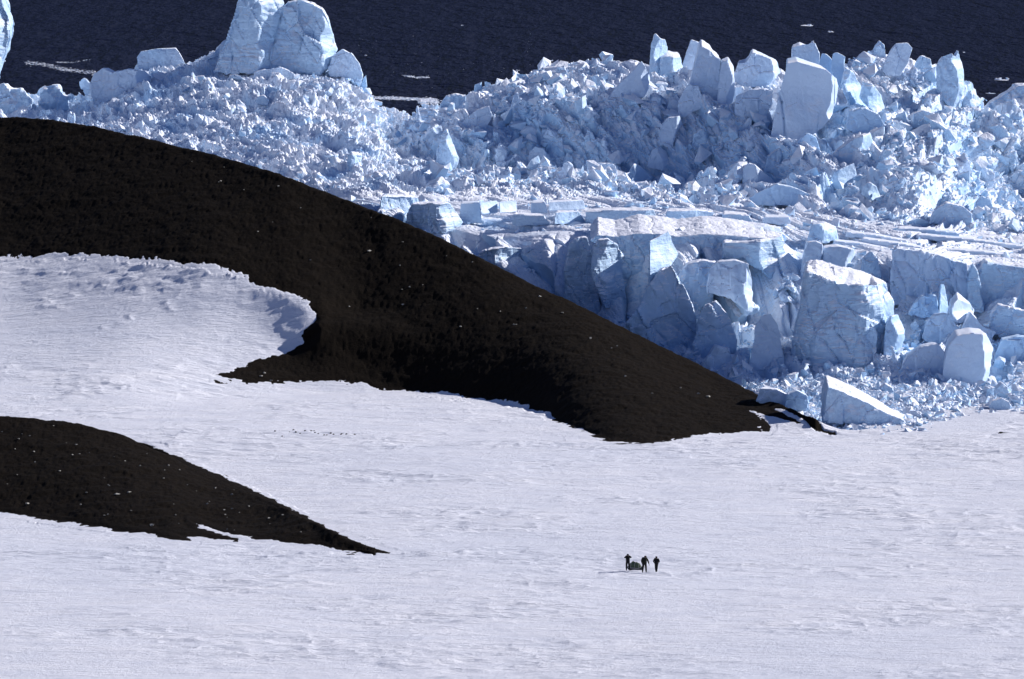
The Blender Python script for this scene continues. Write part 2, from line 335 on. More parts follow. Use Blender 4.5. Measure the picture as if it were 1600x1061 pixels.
G_ = [(-600, 1020, 150), (-40, 1020, 145), (0, 1020, 142), (40, 1020, 148), (90, 1020, 146), (112, 1020, 158), (135, 1020, 150), (160, 1022, 128), (215, 1025, 110), (290, 1025, 98), (345, 1028, 78), (380, 1028, 72), (430, 1028, 88), (500, 1025, 98), (550, 1020, 118), (575, 1015, 142), (592, 1010, 166), (620, 1008, 172), (650, 1008, 174), (688, 1008, 166), (715, 1006, 152), (780, 1003, 130), (850, 1000, 106), (930, 998, 97), (980, 996, 98), (1050, 993, 104), (1150, 990, 112), (1240, 988, 106), (1320, 988, 88), (1350, 990, 80), (1400, 992, 84), (1450, 992, 96), (1490, 992, 112), (1508, 990, 140), (1522, 990, 168), (1545, 990, 163), (1570, 990, 148), (1600, 990, 134), (1700, 990, 120), (2200, 990, 110)]
def stn(u, tab, sm):
    Ys = smooth(itp(u, [(a[0], a[1]) for a in tab]), sm)
    zt = [(a[0], float(a[2][1:]) if isinstance(a[2], str) else float(zat(a[2], a[1]))) for a in tab]
    return Ys, smooth(itp(u, zt), sm)
gu = np.concatenate([np.linspace(-600, -200, 60)[:-1], np.arange(-200, 1800, 1.5), np.linspace(1800, 2200, 60)])
stations = [stn(gu, A0, 6), stn(gu, A1, 6), stn(gu, B_, 12), stn(gu, C_, 7), stn(gu, D_, 8), stn(gu, E_, 8), stn(gu, F_, 6), stn(gu, G_, 3)]
Hb = (stations[7][0] + 4, stations[7][1] - 8); Hc = (stations[7][0] + 10, 0 * gu - 4)
stations += [Hb, Hc]
counts = [90, 90, 90, 110, 100, 130, 120, 16, 14]      # rows between stations
YS = []; ZS = []; SI = []
for k, c in enumerate(counts):
    f = np.linspace(0, 1, c, endpoint=False)[:, None]
    YS.append(stations[k][0] * (1 - f) + stations[k + 1][0] * f); ZS.append(stations[k][1] * (1 - f) + stations[k + 1][1] * f); SI.append(np.repeat(k + f, len(gu), 1))
YS = np.concatenate(YS); ZS = np.concatenate(ZS); SI = np.concatenate(SI)
kk = np.exp(-0.5 * (np.arange(-10, 11) / 4.0) ** 2); kk /= kk.sum()
def sm_rows(A):
    Ap = np.pad(A, ((10, 10), (0, 0)), mode='edge'); return sum(kk[i] * Ap[i:i + len(A)] for i in range(21))
YS = sm_rows(YS); ZS = sm_rows(ZS)
GU = np.repeat(gu[None], len(YS), 0)
XS = world(GU, 530.5, YS)[0]
base = np.stack([XS, YS, ZS], -1)
arc = np.concatenate([np.zeros((1, len(gu))), np.cumsum(np.hypot(np.diff(YS, axis=0), np.diff(ZS, axis=0)), 0)])
dU = np.gradient(base, axis=1); dV = np.gradient(base, axis=0)
nrm = np.cross(dU, dV); nrm /= np.linalg.norm(nrm, axis=-1, keepdims=True) + 1e-9
nrm = np.where(nrm[..., 2:3] < 0, -nrm, nrm)
def band(a, b, s=0.12): return np.clip((SI - a) / s, 0, 1) * np.clip((b - SI) / s, 0, 1)
deb = band(0.02, 1.0); rampb = band(1.0, 2.0); clf = band(1.9, 3.08); ter = band(3.0, 4.05); mnd = band(4.0, 7.6, 0.2)
wx = XS + 1.2 * fbm2(XS / 7, arc / 7, 101, 3); wa = arc + 1.2 * fbm2(XS / 7, arc / 7, 111, 3)
right = np.clip((GU - 600) / 250, 0, 1)
huge = facets(wx / 13.0, wa / 11.0, 205, 1.6, 0.1); big = facets(wx / 7.0, wa / 7.0, 201, 1.6, 0.3)
def blur(A, n):
    for _ in range(n):
        Ap = np.pad(A, 1, mode='edge'); A = (Ap[:-2, 1:-1] + Ap[2:, 1:-1] + Ap[1:-1, :-2] + Ap[1:-1, 2:] + 2 * A) / 6
    return A
huge = blur(huge, 9); big = blur(big, 4)
med = facets(wx / 3.0, wa / 3.0, 211); sml = facets(wx / 1.2, wa / 1.2, 221); med = blur(med, 2); tny = facets(wx / 0.55, wa / 0.5, 231, 1.3, 0.3)
pw = np.clip(fbm2(XS / 12, arc / 10, 401, 3) * 3 + 0.75, 0.2 + 0.6 * right, 1.2); top = np.clip((7.0 - SI) / .5, 0.35, 1)
Dm = mnd * top * ((1.5 + 0.5 * right) * huge + (0.8 + 0.9 * right) * big + (0.28 + 0.82 * right) * med + ((0.10 + 0.40 * right) * sml + (0.07 + .07 * right) * tny) * pw + 1.6 * fbm2(XS / 16, arc / 14, 121, 2) * (0.6 + 0.5 * right))
lump = fbm2(XS / 2.2, arc / 2.2, 131, 5, 0.62)
lump2 = np.abs(fbm2(XS / 3.5, arc / 3.5, 133, 4, 0.6)) * 1.6 - .4
lump3 = 0.5 - np.abs(fbm2(XS / 1.9, arc / 1.7, 137, 4, 0.6)) * 2.2
Dm += mnd * (1 - 0.8 * right) * (1.0 * lump - 0.9 * lump2 + 0.75 * lump3)
Dd = deb * (0.35 * med + 0.42 * sml + 0.26 * tny)
Dr = rampb * (1.6 * big + 0.7 * med + 0.25 * sml + 0.10 * tny)
col = fbm2(XS / 5.0, arc / 40, 141, 3); colf = facets(XS / 6.5 + 0.3 * fbm2(arc / 9, XS / 9, 3, 2), arc / 22, 241, 2.0, 0.3)
Dc = clf * np.clip((3.05 - SI) / .35, .15, 1) * (2.6 * colf + 2.0 * col + 0.5 * med + 0.22 * fbm2(XS / 9, ZS / 0.5, 151, 3) + 0.12 * tny)
slab = facets((XS + 0.5 * wa) / 13.0, (arc + 0.06 * XS) / 3.4, 251, 0.5, 0.9); sl2 = facets(XS / 5.0, arc / 2.0, 261, 0.4, 0.35)
Dt = ter * (0.9 * slab + 0.22 * sl2 + 0.05 * sml + 0.04 * tny)
ridge = np.exp(-((SI - 4.25) / 0.22) ** 2) * np.clip((GU - 560) / 60, 0, 1) * np.clip((1010 - GU) / 60, 0, 1) * 1.6
disp = Dm + Dd + Dr + Dc + Dt
dirv = nrm * 0.75 + np.array([0, 0, 0.25])
pts = base + dirv * disp[..., None]; pts[..., 2] += ridge * (1 + 0.5 * lump)
obj('glacier', grid_mesh('glacier', pts, M_RUB, False), kind='structure')
bu, bv = pix(base[..., 0], base[..., 1], base[..., 2])

def glacier_hit(u, v, lo=0.0):
    j = np.argmin(np.abs(gu - u)); ok = np.where((SI[:, j] >= lo) & (SI[:, j] < 7.02))[0]
    c = bv[ok, j]; h = np.where(c <= v)[0]
    i = ok[h[0]] if len(h) else ok[np.argmin(c)]
    return YS[i, j], ZS[i, j]

# ------------------------------------------------------------ ice blocks traced one by one
jobs = []
def block(label, poly, T=5.0, dx=0.0, dz=0.0, back=0.85, fold=None, mat=None, strata=0.0, rough=0.10, facet=0.35, name='ice_block', cat='ice block', vox=0.2, dY=0.0, lo=0.0, Y=None, root=None, seed=None, lf=None, group=None, bp=None, crack=None):
    jobs.append(dict(label=label, poly=poly, T=T, dx=dx, dz=dz, back=back, fold=(fold[0], min(2.2, fold[1] * 1.7 + .25)) if fold else None, mat=mat or M_ICE, strata=strata, rough=rough, facet=facet, name=name, cat=cat, vox=vox, dY=dY, lo=lo, Y=Y, root=root, lf=lf, group=group, bp=bp, crack=crack, seed=len(jobs) * 13 + 5 if seed is None else seed))
def place_blocks():
    obs = []
    for J in jobs:
        P = J['poly']; us = [p[0] for p in P]; vs = [p[1] for p in P]
        vb = max(vs) - 3; ub = np.mean([p[0] for p in P if p[1] > vb - 6])
        Y = J['Y'] if J['Y'] else glacier_hit(ub, vb, J['lo'])[0] + 0.4
        if J['fold']: Y -= 0.6 * min(J['T'] * .8, J['fold'][1] * max(0, max(us) - J['fold'][0]) * Y / F)
        Y += J['dY']; J['Yf'] = Y
        x, y, z = world(np.array(us, float), np.array(vs, float), Y)
        cx, cz = x.mean(), z.min(); J['c'] = (float(cx), float(Y), float(cz))
        bm = bmesh.new()
        xm, zm = (x.min() + x.max()) / 2, z.min() + 0.35 * (z.max() - z.min())
        f = [bm.verts.new((x[i] - cx, 0, z[i] - cz)) for i in range(len(P))]
        bk = [bm.verts.new((xm + (x[i] - xm) * J['back'] + J['dx'] - cx, J['T'], zm + (z[i] - zm) * (0.5 + 0.5 * J['back']) + J['dz'] * (z[i] - z.min()) / (z.max() - z.min()) - cz)) for i in range(len(P))]
        if J['bp']:
            for q, (bu_, bv_) in zip(bk, J['bp']):
                e = world(bu_, bv_, Y + J['T']); q.co = (float(e[0]) - cx, J['T'], float(e[2]) - cz)
        bm.faces.new(f); bm.faces.new(bk[::-1]); n = len(P)
        for i in range(n): bm.faces.new((f[i], bk[i], bk[(i + 1) % n], f[(i + 1) % n]))
        bmesh.ops.triangulate(bm, faces=bm.faces[:]); bmesh.ops.recalc_face_normals(bm, faces=bm.faces)
        me = bpy.data.meshes.new('tmp'); bm.to_mesh(me); bm.free()
        o = bpy.data.objects.new('tmp', me); COL.objects.link(o)
        md = o.modifiers.new('r', 'REMESH'); md.mode = 'VOXEL'; md.voxel_size = J['vox']; md.adaptivity = 0
        J['o'] = o; J['h'] = float(z.max() - z.min()); J['w'] = float(x.max() - x.min())
    dg = bpy.context.evaluated_depsgraph_get(); dg.update()
    for J in jobs:
        o = J['o']; me = bpy.data.meshes.new_from_object(o.evaluated_get(dg)); old = o.data
        bpy.data.objects.remove(o); bpy.data.meshes.remove(old)
        n = len(me.vertices); c = np.empty(n * 3, np.float32); me.vertices.foreach_get('co', c); c = c.reshape(-1, 3).astype(float)
        nn = np.empty(n * 3, np.float32); me.vertices.foreach_get('normal', nn); nn = nn.reshape(-1, 3)
        s = J['seed']; X, Yl, Z = c.T
        sz = max(1.5, 0.45 * min(J['h'], J['w']))
        # broad facets: planes of different tilt met by the nearest cell
        g1 = facets(X / sz + s, Z / (sz * 1.2) + Yl * 0.15, s, 1.4, 0.12); g2 = facets((X + .3 * Z) / (sz * .4) + s, Z / (sz * .45) + Yl * .3, s + 3, 1.2, 0.10)
        d = J['facet'] * (g1 * sz * 0.45 + g2 * sz * 0.16)
        d += J['rough'] * (2.2 * vn3(X / 1.1 + s, Yl / 1.1, Z / 1.1, s) + 1.4 * vn3(X / .5, Yl / .5 + s, Z / .5, s + 1))
        if J['mat'] in (M_STRATA, M_ICE):
            wk = 0.55 if J['h'] > 4 else 0.25
            d += wk * (1.3 * vn3(X / 2.6 + s, Yl / 2.6, Z / 3.6, s + 9) + 0.8 * (0.25 - np.abs(vn3(X / 1.3, Yl / 1.3, Z / 2.6 + s, s + 10)) * 1.6))
        if J['name'] in ('ice_bluff', 'ice_column', 'ice_stack', 'ice_peak', 'ice_cone', 'pillar', 'ice_table'):
            f1_, f2_, _, _, _ = worley((X + .35 * Z + 1.2 * vn3(X / 2, Z / 2, Yl, s)) / 2.7 + s, (Z + 1.5 * vn3(Z / 2, X / 3, Yl, s + 2)) / 7.5, s + 31)
            d -= 0.55 * np.exp(-(f2_ - f1_) / .07) * np.clip(1.3 * vn3(X / 5, Yl / 5, Z / 5, s + 33) * 2 + .55, 0, 1)
        if J['strata'] > 0:
            zz = Z + 0.06 * X + 1.1 * vn3(X / 3, Yl / 3, Z / 3, s + 5); msk = np.clip(vn3(X / 3.2 + s, Yl / 3, Z / 3.2, s + 12) * 3 + .8, 0.1, 1.4)
            d += J['strata'] * msk * (0.9 * vn3(X / 3.5 + s, Yl / 7, zz / 0.46, s + 6) + 0.6 * vn3(X / 1.6, Yl / 3, zz / 0.25, s + 7)) * (1 - np.abs(nn[:, 2]))
            d += J['strata'] * 0.9 * vn3(X / 0.9 + s, Yl / 0.9, Z / 9, s + 8) * (1 - np.abs(nn[:, 2]))
        fr = np.clip(-nn[:, 1], 0, 1); keep = 0.35 + 0.65 * np.clip(np.abs(nn[:, 1]) + np.clip(Z / max(J['h'], 1) < .8, 0, 0), 0, 1)
        c += nn * (d * np.where(np.abs(nn[:, 0]) > .6, 0.6, 1) * (1 - .7 * np.clip(nn[:, 2], 0, 1)))[:, None]
        if J['crack']:
            q = [world(a, b_, J['Yf']) for a, b_ in J['crack']]; q = [(float(e[0]) - J['c'][0], float(e[2]) - J['c'][2]) for e in q]
            for (ax, az), (bx_, bz) in zip(q[:-1], q[1:]):
                tt = np.clip(((c[:, 0] - ax) * (bx_ - ax) + (c[:, 2] - az) * (bz - az)) / ((bx_ - ax) ** 2 + (bz - az) ** 2), 0, 1)
                c[:, 1] += .6 * np.exp(-(np.hypot(c[:, 0] - ax - tt * (bx_ - ax), c[:, 2] - az - tt * (bz - az)) / .16) ** 2) * (Yl < .8)
            c[:, 1] += (1.3 * np.exp(-((Z - 8.5) / 3.2) ** 2) * (1 - .5 * np.abs(X) / 5)) * (Yl < 2)          # hollowed face
        if J['fold']:
            fu, sl_ = J['fold']; xf = float(world(fu, 0, J['Yf'])[0]) - J['c'][0]
            wv = 0.4 * np.sin(Z * 0.9 + s) + 0.8 * vn3(Z / 1.7, Z * 0, Z * 0, s)
            c[:, 1] += np.clip(X - xf - wv, 0, None) * sl_ * np.clip(1 - Yl / J['T'], 0, 1)
        if J['lf']:
            fu, sl_ = J['lf']; xf = float(world(fu, 0, J['Yf'])[0]) - J['c'][0]
            c[:, 1] += np.clip(xf - X, 0, None) * sl_ * np.clip(1 - Yl / J['T'], 0, 1)
        me.vertices.foreach_set('co', c.astype(np.float32).reshape(-1)); me.update()
        me.polygons.foreach_set('use_smooth', np.zeros(len(me.polygons), bool))
        me.materials.clear(); me.materials.append(J['mat'])
        if J['root'] is None:
            ob = obj(J['name'], me, label=J['label'], cat=J['cat'], group=J['group']); ob.location = J['c']
        else:
            r = J['root']
            if r.get('set') is None: r.location = J['c']; r['set'] = 1
            ob = obj(J['name'], me, parent=r); ob.location = Vector(J['c']) - r.location
        me.name = J['name']
    for o in list(bpy.data.objects):
        if 'set' in o: del o['set']
B = block
# --- crest of the left mound
tw = obj('ice_tower', None, label='tall twin ice tower cut by the top edge, on the left ice mound', cat='ice tower')
B('', [(334, 114), (350, 74), (360, 52), (365, 30), (372, 12), (378, -22), (392, -40), (415, -32), (434, -14), (442, 6), (436, 40), (426, 80), (422, 116)], 12, fold=(404, .55), mat=M_STRATA, strata=.35, root=tw, name='pillar', back=.8, facet=.25, Y=1006)
B('', [(408, 74), (422, 44), (438, 14), (450, 3), (470, -1), (490, 5), (504, 14), (512, 28), (519, 52), (525, 78), (521, 98), (500, 118), (440, 120), (410, 112)], 14, fold=(503, 1.3), mat=M_STRATA, strata=.22, root=tw, name='pillar', back=.9, facet=.3, Y=1010)
B('sloping blue ice shoulder against the left foot of the twin tower', [(312, 116), (322, 96), (334, 84), (346, 66), (360, 56), (374, 92), (372, 116), (340, 122)], 7, mat=M_SMOOTH, Y=1014, facet=.4)
B('low row of shaded ice blocks at the foot of the twin tower', [(395, 124), (398, 112), (412, 108), (424, 112), (436, 104), (452, 110), (462, 118), (452, 126)], 4, mat=M_SMOOTH, facet=.4)
B('flat pale ice slab between the box shaped block and the twin tower', [(262, 130), (272, 120), (292, 115), (304, 122), (298, 132)], 4, facet=.15, mat=M_SMOOTH)
B('box shaped ice block on the skyline left of the tall twin tower', [(213, 90), (220, 80), (245, 76), (275, 75), (282, 84), (289, 100), (281, 110), (225, 114), (216, 106)], 6, mat=M_SMOOTH, facet=.2)
B('broad tilted ice slab at the left end of the mound crest, above the dark hill', [(140, 130), (146, 116), (160, 106), (176, 113), (200, 107), (225, 112), (234, 122), (228, 136), (200, 143), (160, 162), (142, 152)], 7, mat=M_SMOOTH, fold=(214, 1.2), facet=.25)
B('blue ice block leaning against the right foot of the twin tower', [(513, 104), (520, 86), (535, 76), (550, 84), (562, 100), (567, 116), (564, 134), (550, 124), (515, 118)], 5, mat=M_SMOOTH, Y=1008)
B('small pointed ice shard at the right shoulder of the left mound', [(560, 140), (566, 126), (572, 116), (574, 136), (570, 146)], 2, Y=1010, name='ice_shard', cat='ice shard')
B('pale ice wall at the left edge of the picture, overhanging the sea', [(-120, 170), (-110, -60), (-12, -50), (2, 0), (8, 20), (14, 40), (13, 58), (6, 84), (-4, 104), (-12, 135), (-20, 170)], 20, mat=M_STRATA, strata=.3, fold=(-30, .4), name='ice_tower', cat='ice tower', Y=1000)
B('bright white triangular ice chunk on the rubble below the twin tower', [(409, 150), (412, 142), (420, 131), (428, 138), (433, 148), (428, 152)], 2.5, facet=.2)
B('ice chunk with a lit edge sitting below the right foot of the twin tower', [(503, 118), (512, 112), (519, 110), (522, 118), (516, 125)], 2, facet=.2)
B('grey blue ice wedge beside the bright triangular chunk on the left mound', [(396, 158), (404, 150), (412, 148), (422, 156), (418, 166), (402, 164)], 2.5, facet=.2)
B('rugged white ice hummock on the far left above the dark hill crest', [(-8, 185), (-4, 135), (6, 130), (12, 138), (24, 140), (34, 138), (42, 148), (52, 156), (46, 178)], 6, rough=.35)
B('upright white ice hummock right of the far left one', [(62, 180), (64, 160), (62, 140), (70, 134), (76, 146), (80, 132), (90, 132), (96, 148), (108, 152), (102, 172)], 6, rough=.35, fold=(92, .8))
# --- notch and right mound
B('rounded heap of ice where the right mound starts at the sea gap', [(684, 178), (688, 162), (697, 150), (712, 146), (728, 150), (730, 172)], 4, rough=.3)
B('sloping ice slab below the rounded heap near the sea gap', [(712, 206), (724, 188), (744, 172), (764, 165), (770, 180), (760, 202)], 3, mat=M_SMOOTH, facet=.2)
B('bright standing ice chunk alone on the left flank of the right mound', [(832, 166), (836, 142), (840, 135), (852, 148), (857, 160), (846, 168)], 3, fold=(840, 1.), facet=.2)
B('large wedge of ice in the middle of the left flank, below the bright chunk', [(680, 262), (684, 232), (692, 205), (698, 200), (706, 222), (718, 250), (712, 266)], 4, fold=(704, .8))
B('shaded round ice boulder at the foot of the hollow', [(825, 258), (826, 238), (836, 228), (850, 232), (858, 248), (852, 262)], 4, mat=M_SMOOTH, facet=.3)
B('lit pyramid of ice just above the flat shelf, left of the shaded boulder', [(784, 258), (792, 246), (800, 240), (808, 252), (806, 260)], 2.5)
B('sharp pale ice spire, tallest on the skyline of the right mound', [(1014, 118), (1016, 88), (1018, 68), (1024, 52), (1034, 61), (1040, 62), (1044, 76), (1041, 98), (1039, 120)], 3.5, fold=(1025, .8), facet=.2, name='ice_spire', cat='ice spire', rough=.06)
B('shark fin shaped ice slab left of the tallest spire', [(950, 152), (960, 138), (984, 116), (1003, 95), (1009, 104), (1017, 122), (1014, 140), (1006, 153)], 4, fold=(1008, 2.), mat=M_SMOOTH, facet=.12, rough=.04, name='ice_slab', cat='ice slab')
B('flat topped ice block right of the tallest spire', [(1029, 122), (1031, 92), (1042, 88), (1064, 90), (1067, 106), (1061, 122)], 5, dz=1., fold=(1056, .8), facet=.25)
B('narrow leaning ice slab behind the split tower', [(1064, 108), (1072, 82), (1080, 61), (1092, 66), (1097, 72), (1087, 100), (1080, 116)], 3, mat=M_SMOOTH, facet=.15, dY=3, rough=.04, name='ice_slab', cat='ice slab')
B('left half of the split ice tower right of the tallest spire', [(1074, 140), (1085, 100), (1093, 76), (1097, 72), (1112, 80), (1118, 88), (1126, 92), (1124, 130), (1122, 168), (1104, 158), (1090, 134)], 6, dz=1.4, mat=M_SMOOTH, facet=.18, rough=.05, name='ice_tower', cat='ice tower')
B('right half of the split ice tower with a lit right edge', [(1119, 170), (1124, 120), (1128, 96), (1140, 92), (1147, 105), (1149, 145), (1146, 160), (1134, 167)], 5, fold=(1142, 2), mat=M_SMOOTH, facet=.15, rough=.05, name='ice_tower', cat='ice tower', dz=.6)
B('round shouldered ice block in front of the split tower', [(1058, 184), (1060, 158), (1068, 141), (1075, 132), (1092, 133), (1098, 150), (1100, 168), (1082, 176), (1070, 184)], 4.5, mat=M_SMOOTH, facet=.3, rough=.05)
B('ice block with sunlit right side standing in the shaded hollow', [(1029, 228), (1032, 196), (1044, 183), (1063, 181), (1067, 195), (1056, 210), (1051, 228)], 4.5, fold=(1054, 1.3), mat=M_SMOOTH, facet=.15, rough=.05)
B('broad ice block with a snowy ledge left of the cube topped block', [(1148, 114), (1153, 99), (1165, 97), (1170, 92), (1176, 82), (1190, 86), (1215, 96), (1222, 116), (1214, 122), (1200, 134), (1165, 138), (1150, 128)], 6, mat=M_SMOOTH, fold=(1205, 1.2), dz=.6, facet=.3)
B('shaded ledge of ice filling the gap left of the largest block', [(1148, 178), (1150, 150), (1170, 140), (1196, 138), (1208, 142), (1204, 170), (1196, 190)], 5, facet=.4, mat=M_SMOOTH)
B('largest smooth ice block of the right mound, curved face with a straight crack', [(1203, 224), (1208, 190), (1217, 150), (1228, 120), (1230, 99), (1246, 96), (1270, 103), (1292, 109), (1308, 124), (1311, 136), (1307, 160), (1302, 180), (1286, 200), (1262, 216), (1240, 228)], 10, fold=(1300, 1.6), mat=M_SMOOTH, facet=.07, rough=.025, dz=1.0, strata=.03, vox=.13, crack=[(1216, 142), (1222, 160), (1225, 185), (1227, 224)])
B('cube of ice on the skyline behind the largest smooth block', [(1236, 104), (1237, 74), (1250, 70), (1268, 76), (1274, 66), (1281, 84), (1280, 104)], 5, dz=.5, mat=M_SMOOTH, facet=.12, rough=.04, Y=958)
B('thin clear upright ice pane right of the cube', [(1275, 112), (1284, 83), (1292, 84), (1300, 92), (1306, 104), (1308, 122), (1295, 116)], 1.4, mat=M_CLEAR, facet=.08, rough=.03, Y=955, name='ice_slab', cat='ice slab')
B('clear square ended ice pane leaning beside the largest block', [(1298, 108), (1301, 83), (1308, 81), (1321, 88), (1318, 122), (1314, 142), (1304, 126)], 1.4, mat=M_CLEAR, facet=.08, rough=.03, Y=953, name='ice_slab', cat='ice slab')
B('curved white ice slab directly right of the clear panes', [(1314, 132), (1320, 103), (1334, 113), (1349, 138), (1357, 166), (1346, 178), (1326, 164)], 4, fold=(1326, .7), facet=.2, name='ice_slab', cat='ice slab')
B('second curved ice slab, further right and lower than the white one', [(1345, 152), (1349, 126), (1362, 130), (1378, 150), (1385, 174), (1375, 184), (1355, 168)], 4, fold=(1362, .6), facet=.2, name='ice_slab', cat='ice slab')
B('blue ice block under the two curved slabs', [(1322, 200), (1326, 172), (1352, 168), (1372, 178), (1386, 200), (1378, 216), (1345, 212)], 5, mat=M_CLEAR, facet=.3)
B('pillow shaped ice block high on the right skyline', [(1378, 112), (1383, 96), (1393, 78), (1402, 67), (1418, 66), (1426, 75), (1421, 96), (1406, 120), (1386, 118)], 5, mat=M_SMOOTH, facet=.15, rough=.05)
B('rough little ice pinnacle left of the pillow shaped block', [(1361, 90), (1366, 72), (1375, 62), (1383, 70), (1387, 92)], 3, rough=.25, name='ice_spire', cat='ice spire')
B('lumpy ice block right of the pillow shaped one', [(1426, 118), (1430, 98), (1440, 86), (1454, 92), (1458, 108), (1450, 120)], 4, rough=.15)
B('knobbly ice pillar with two points at the right end of the skyline', [(1463, 146), (1465, 102), (1472, 88), (1480, 96), (1486, 82), (1494, 90), (1498, 76), (1503, 94), (1508, 110), (1507, 135), (1501, 168), (1490, 173), (1465, 148)], 5, fold=(1494, .8), rough=.14, facet=.2, name='ice_tower', cat='ice tower')
B('small ice finger leaning right below the two pointed pillar', [(1501, 180), (1505, 158), (1512, 145), (1516, 138), (1518, 150), (1515, 160), (1522, 178)], 2.2, name='ice_spire', cat='ice spire')
B('dark backed ice ridge rising to the right edge of the picture', [(1528, 178), (1545, 162), (1570, 146), (1592, 132), (1640, 128), (1640, 190), (1560, 196)], 8, rough=.3, Y=985)
B('leaning ice shard with a white tip in the shaded hollow', [(1148, 226), (1158, 202), (1170, 183), (1176, 186), (1174, 200), (1162, 226)], 2.2, mat=M_SMOOTH, facet=.1, rough=.04, name='ice_shard', cat='ice shard')
B('large triangular ice block at the foot of the hollow, near the flat shelf', [(1158, 296), (1162, 262), (1170, 254), (1180, 257), (1194, 270), (1212, 285), (1202, 298), (1165, 304)], 4, mat=M_SMOOTH, facet=.08, rough=.03, fold=(1182, .4))
B('peaked ice block with a lit right facet, at the left foot of the hollow', [(978, 288), (983, 268), (991, 255), (1002, 262), (1021, 281), (1012, 290), (985, 294)], 3.5, fold=(992, .9), facet=.15)
B('lower half buried ice slab under the peaked block', [(985, 300), (987, 286), (1010, 284), (1028, 290), (1024, 304)], 3, mat=M_SMOOTH, facet=.15)
B('rounded ice block with a bright right edge above the peaked block', [(1010, 262), (1018, 234), (1030, 229), (1042, 238), (1046, 252), (1036, 268)], 3.5, fold=(1034, 1.3), mat=M_SMOOTH, facet=.2, rough=.05)
B('hollowed ice boulder in the centre of the shaded hollow', [(1080, 232), (1084, 210), (1096, 202), (1106, 206), (1112, 218), (1108, 232)], 3, fold=(1103, 1.), facet=.4)
B('dark wedge of ice with a blazing white right face, mid slope', [(1193, 268), (1199, 244), (1222, 228), (1232, 235), (1232, 255), (1221, 274)], 4, fold=(1221, 1.0), facet=.15)
B('round backed ice block left of the dark wedge', [(1128, 264), (1136, 248), (1148, 244), (1160, 250), (1160, 262), (1150, 270)], 3.5, mat=M_SMOOTH, facet=.25, rough=.05)
B('long low ice slab lying at the front of the right slope', [(1162, 316), (1180, 302), (1214, 287), (1240, 292), (1268, 304), (1288, 322), (1240, 322), (1166, 320)], 4, mat=M_CLEAR, facet=.15, name='ice_slab', cat='ice slab')
B('curved shell of ice under the largest smooth block', [(1240, 242), (1248, 218), (1262, 208), (1276, 214), (1282, 236), (1270, 246)], 4, mat=M_CLEAR, facet=.3)
B('kite shaped ice slab in the middle of the right slope', [(1294, 288), (1304, 268), (1336, 255), (1341, 275), (1336, 293), (1312, 292)], 3, mat=M_SMOOTH, facet=.1, fold=(1316, .4), name='ice_slab', cat='ice slab')
B('ice wedge with a long ridge above the kite shaped slab', [(1292, 252), (1308, 234), (1336, 216), (1360, 208), (1364, 222), (1344, 250), (1318, 256)], 5, fold=(1348, .8), facet=.2)
B('sharp edged ice slab low on the right slope', [(1345, 304), (1350, 290), (1358, 284), (1370, 292), (1380, 313), (1362, 315)], 3, facet=.1, fold=(1362, .6), name='ice_slab', cat='ice slab')
B('pointed ice block right of the kite shaped slab', [(1384, 300), (1390, 278), (1398, 272), (1410, 288), (1406, 304)], 3.5, facet=.2)
B('crumbled blue ice block close to the shelf on the right', [(1450, 350), (1460, 328), (1480, 316), (1506, 322), (1520, 334), (1519, 355), (1490, 354)], 5, facet=.3)
B('white square sided ice block beside the crumbled blue one', [(1500, 356), (1503, 338), (1518, 330), (1520, 354)], 3, fold=(1500, .5), facet=.1)
B('blue shaded ice boulder near the right end of the slope', [(1520, 346), (1524, 318), (1535, 306), (1548, 312), (1554, 328), (1546, 348)], 4, mat=M_CLEAR, facet=.25)
B('white snow capped ice boulder high on the right slope', [(1474, 262), (1478, 248), (1488, 241), (1494, 254), (1490, 268)], 4, rough=.15)
B('grey cornered ice block left of the white capped boulder', [(1448, 268), (1452, 250), (1472, 246), (1472, 262), (1462, 272)], 3.5, mat=M_SMOOTH, facet=.15)
B('tilted ice block on the upper right slope below the knobbly pillar', [(1425, 200), (1428, 176), (1444, 172), (1466, 180), (1470, 192), (1450, 204)], 4, facet=.3)
# --- flat shelf
B('layered ice bluff with a bright right end, first seen above the dark slope', [(632, 358), (637, 330), (642, 319), (670, 317), (702, 318), (716, 338), (724, 352), (704, 362), (660, 366)], 8, fold=(690, .9), mat=M_STRATA, strata=.25, lo=1.2, Y=862, name='ice_bluff', cat='ice bluff')
B('low white ice bluff at the left start of the shelf', [(590, 340), (596, 306), (630, 307), (652, 312), (654, 334), (636, 350)], 8, fold=(600, .35), lo=1.2, Y=867, name='ice_bluff', cat='ice bluff')
B('blue fronted ice cube on the shelf beside the layered bluff', [(717, 350), (720, 317), (750, 316), (753, 348)], 6, mat=M_SMOOTH, facet=.06, rough=.03, Y=866)
B('bright square ice slab on the shelf, left of a pair', [(752, 336), (752, 317), (777, 316), (778, 335)], 5, fold=(750, .55), mat=M_SMOOTH, facet=.06, rough=.03, Y=866)
B('bright square ice slab on the shelf, right of a pair', [(780, 335), (780, 316), (807, 316), (808, 333)], 5, fold=(778, .55), mat=M_SMOOTH, facet=.06, rough=.03, Y=867)
B('blue ended ice box on the shelf, right of the bright pair', [(829, 334), (830, 316), (852, 315), (856, 333)], 6, mat=M_SMOOTH, facet=.08, rough=.03, Y=868)
B('long low ice box adjoining the blue ended one', [(857, 331), (858, 316), (912, 315), (916, 330)], 6, mat=M_SMOOTH, facet=.06, rough=.03, Y=868, fold=(857, .3))
B('low dark fronted ice slab in the front row of the shelf', [(800, 352), (802, 334), (850, 337), (862, 352)], 5, mat=M_STRATA, strata=.1, facet=.2, Y=859)
B('white flat ice slab in the front row under the long low box', [(866, 350), (868, 332), (905, 333), (915, 350)], 6, fold=(866, .45), facet=.1, Y=861)
